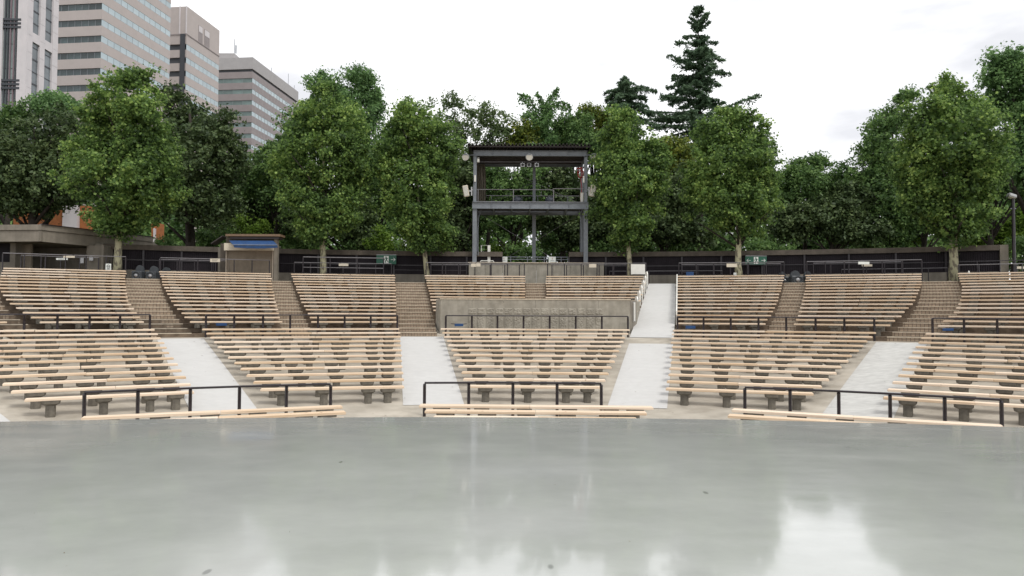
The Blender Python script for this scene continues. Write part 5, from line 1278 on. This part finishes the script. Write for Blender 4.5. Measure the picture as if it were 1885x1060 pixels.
def cedar(label, px, D, py_top, py_bot, wid, n_lv, seed, ex=.75, fan=0):
    rg = np.random.default_rng(seed); bx = tanx(px) * D; zb = PLAT; k = D / F
    t = thing('cedar_tree', label, 'tree', (bx, D, zb), 'cedars above the tree line'); zt = W(px, py_top, D).z; z0 = W(px, py_bot, D).z
    bt = MB(); bt.tube([(bx, D, zb - .1), (bx + .2, D, (zb + zt) / 2), (bx, D, zt)], [.4, .25, .04], 7); part('trunk', bt, M['bark'], t)
    C = []; Nn = []; bl = MB()
    for i in range(n_lv):
        s = i / (n_lv - 1); z = z0 + (zt - z0) * s
        for q in range(4 if not fan else 6):
            a = rg.random() * 2 * math.pi; L = wid * k * (1.02 - s) ** ex * rg.uniform(.4, 1.2) + .3
            if rg.random() < .15: L *= 1.3
            if not fan and s < .3: L *= 1.2
            droop = rg.uniform(-.05, .3) if s < .85 else .9
            if fan: droop = rg.uniform(.35, .8)
            pts = []
            for j in range(6):
                u = j / 5; pts.append(Vector((bx + math.cos(a) * L * u, D + math.sin(a) * L * u, z + L * (droop * u - (.28 + fan) * u * u) + ((.15 - fan * .1) * L * u ** 3))))
            bl.tube(pts, [.07 * (1 - s * .6), .055, .045, .035, .025, .01], 4)
            m_ = int(66 * L + 10)
            for _ in range(m_):
                u = rg.random() ** .75; f_ = u * 5; j = min(4, int(f_)); p = pts[j].lerp(pts[j + 1], f_ - j)
                sp = .10 + .16 * L * (1 - abs(u - .45) * 1.3) * .5; side = rg.normal() * sp
                C.append((p.x - math.sin(a) * side, p.y + math.cos(a) * side, p.z - abs(side) * .35 + rg.normal() * .06 - .06)); Nn.append((rg.normal() * .8, rg.normal() * .8, 1))
    part('limbs', bl, M['bark'], t)
    C = np.array(C); Nn = np.array(Nn); Nn /= np.linalg.norm(Nn, axis=1)[:, None]
    me = leaves_mesh('crown', C - np.array([bx, D, zb]), Nn, .25 * (.6 + .8 * rg.random(len(C))), M['lf_cedar'], rg, aspect=1.8)
    o = bpy.data.objects.new('crown', me); COL.objects.link(o); o.parent = t
cedar('tall dark cedar standing high above the trees right of the tower', 1287, 68, 22, 290, 100, 32, 5)
cedar('shorter dark cedar with arching tips left of the tall one', 1152, 66, 152, 330, 78, 20, 8, .42, .5)
# ginkgo-like tree with leafy upright arms
def arm_tree(label, px, D, arms, m_, seed):
    rg = np.random.default_rng(seed); bx = tanx(px) * D; t = thing('ginkgo_tree', label, 'tree', (bx, D, PLAT), GB); bl = MB(); C = []
    bt = MB(); bt.tube([(bx, D, PLAT - .1), W(px + 2, 330, D), W(px, 235, D)], [.3, .2, .1], 7); part('trunk', bt, M['bark'], t)
    for A in arms:
        P = [W(x, y, D + dd) for x, y, dd in A]; bl.tube(P, [.09] + [.05] * (len(P) - 2) + [.015], 5)
        for i in range(len(P) - 1):
            L = (P[i + 1] - P[i]).length
            for _ in range(int(L * 230)):
                p = P[i].lerp(P[i + 1], rg.random()); fall = abs(rg.normal()) * .5; th = .10 if i == len(P) - 2 else .22
                C.append((p.x + rg.normal() * th, p.y + rg.normal() * th, p.z + .05 - fall))
    part('limbs', bl, M['bark'], t); C = np.array(C); Nn = rg.normal(size=C.shape) * .7 + np.array([0, -.2, .5]); Nn /= np.linalg.norm(Nn, axis=1)[:, None]
    me = leaves_mesh('crown', C - np.array([bx, D, PLAT]), Nn, .24 * (.6 + .8 * rg.random(len(C))), M[m_], rg); o = bpy.data.objects.new('crown', me); COL.objects.link(o); o.parent = t
arm_tree('ginkgo with upswept leafy arms above the tower roof', 1000, 62, [
    [(998, 240, 0), (985, 200, 0), (972, 176, .3), (955, 172, .5)], [(998, 240, 0), (1000, 190, 0), (988, 168, -.2)], [(998, 235, 0), (1005, 190, 0), (1018, 172, .3), (1028, 160, .4)],
    [(1000, 220, 0), (1020, 190, .4), (1035, 186, .4), (1052, 196, .5)], [(998, 240, 0), (975, 205, -.5), (962, 212, -.6)], [(998, 260, 0), (970, 230, 0), (950, 235, 0)], [(1000, 250, 0), (1010, 215, -1), (1015, 205, -1.4)],
    [(1000, 260, 0), (1030, 225, 1), (1045, 235, 1)], [(1000, 280, 0), (990, 240, 1), (980, 220, 1.4)], [(1000, 290, 0), (1010, 255, -1), (1025, 250, -1.5)], [(1000, 290, 0), (985, 265, -1), (972, 262, -1.2)]], 'lf_light', 4)

# fallen leaves and grit on the walks and the lower slope
rg = random.Random(21); b = MB()
for k in range(520):
    if rg.random() < .25: x, y = rg.uniform(-9, 9), rg.uniform(3, 10); z = 1.106; sc = .006
    else:
        an = rg.uniform(-.62, .62); R_ = rg.uniform(15.5, 29.3); x, y = R_ * math.sin(an), R_ * math.cos(an); z = ground_z(R_) + .026; sc = .022
    if z > 1.1 and y < 11 and y > stage_edge(x) - .3: continue
    a = rg.random() * 6.28; l_ = sc * rg.uniform(.5, 1.5); c_, s_ = math.cos(a) * l_, math.sin(a) * l_
    b.add([(x - c_, y - s_, z), (x + s_ * .5, y - c_ * .5, z + l_ * .3), (x + c_, y + s_, z + .004), (x - s_ * .5, y + c_ * .5, z + l_ * .2)], [(0, 1, 2, 3)])
M['litter'] = mat('dry_leaf_litter', (.16, .11, .06), .9, var=.3, scale=3)
o = part('leaf_litter', b, M['litter']); tag(o, 'scattered fallen leaves and grit on the concrete', 'leaf litter', None, 'stuff')
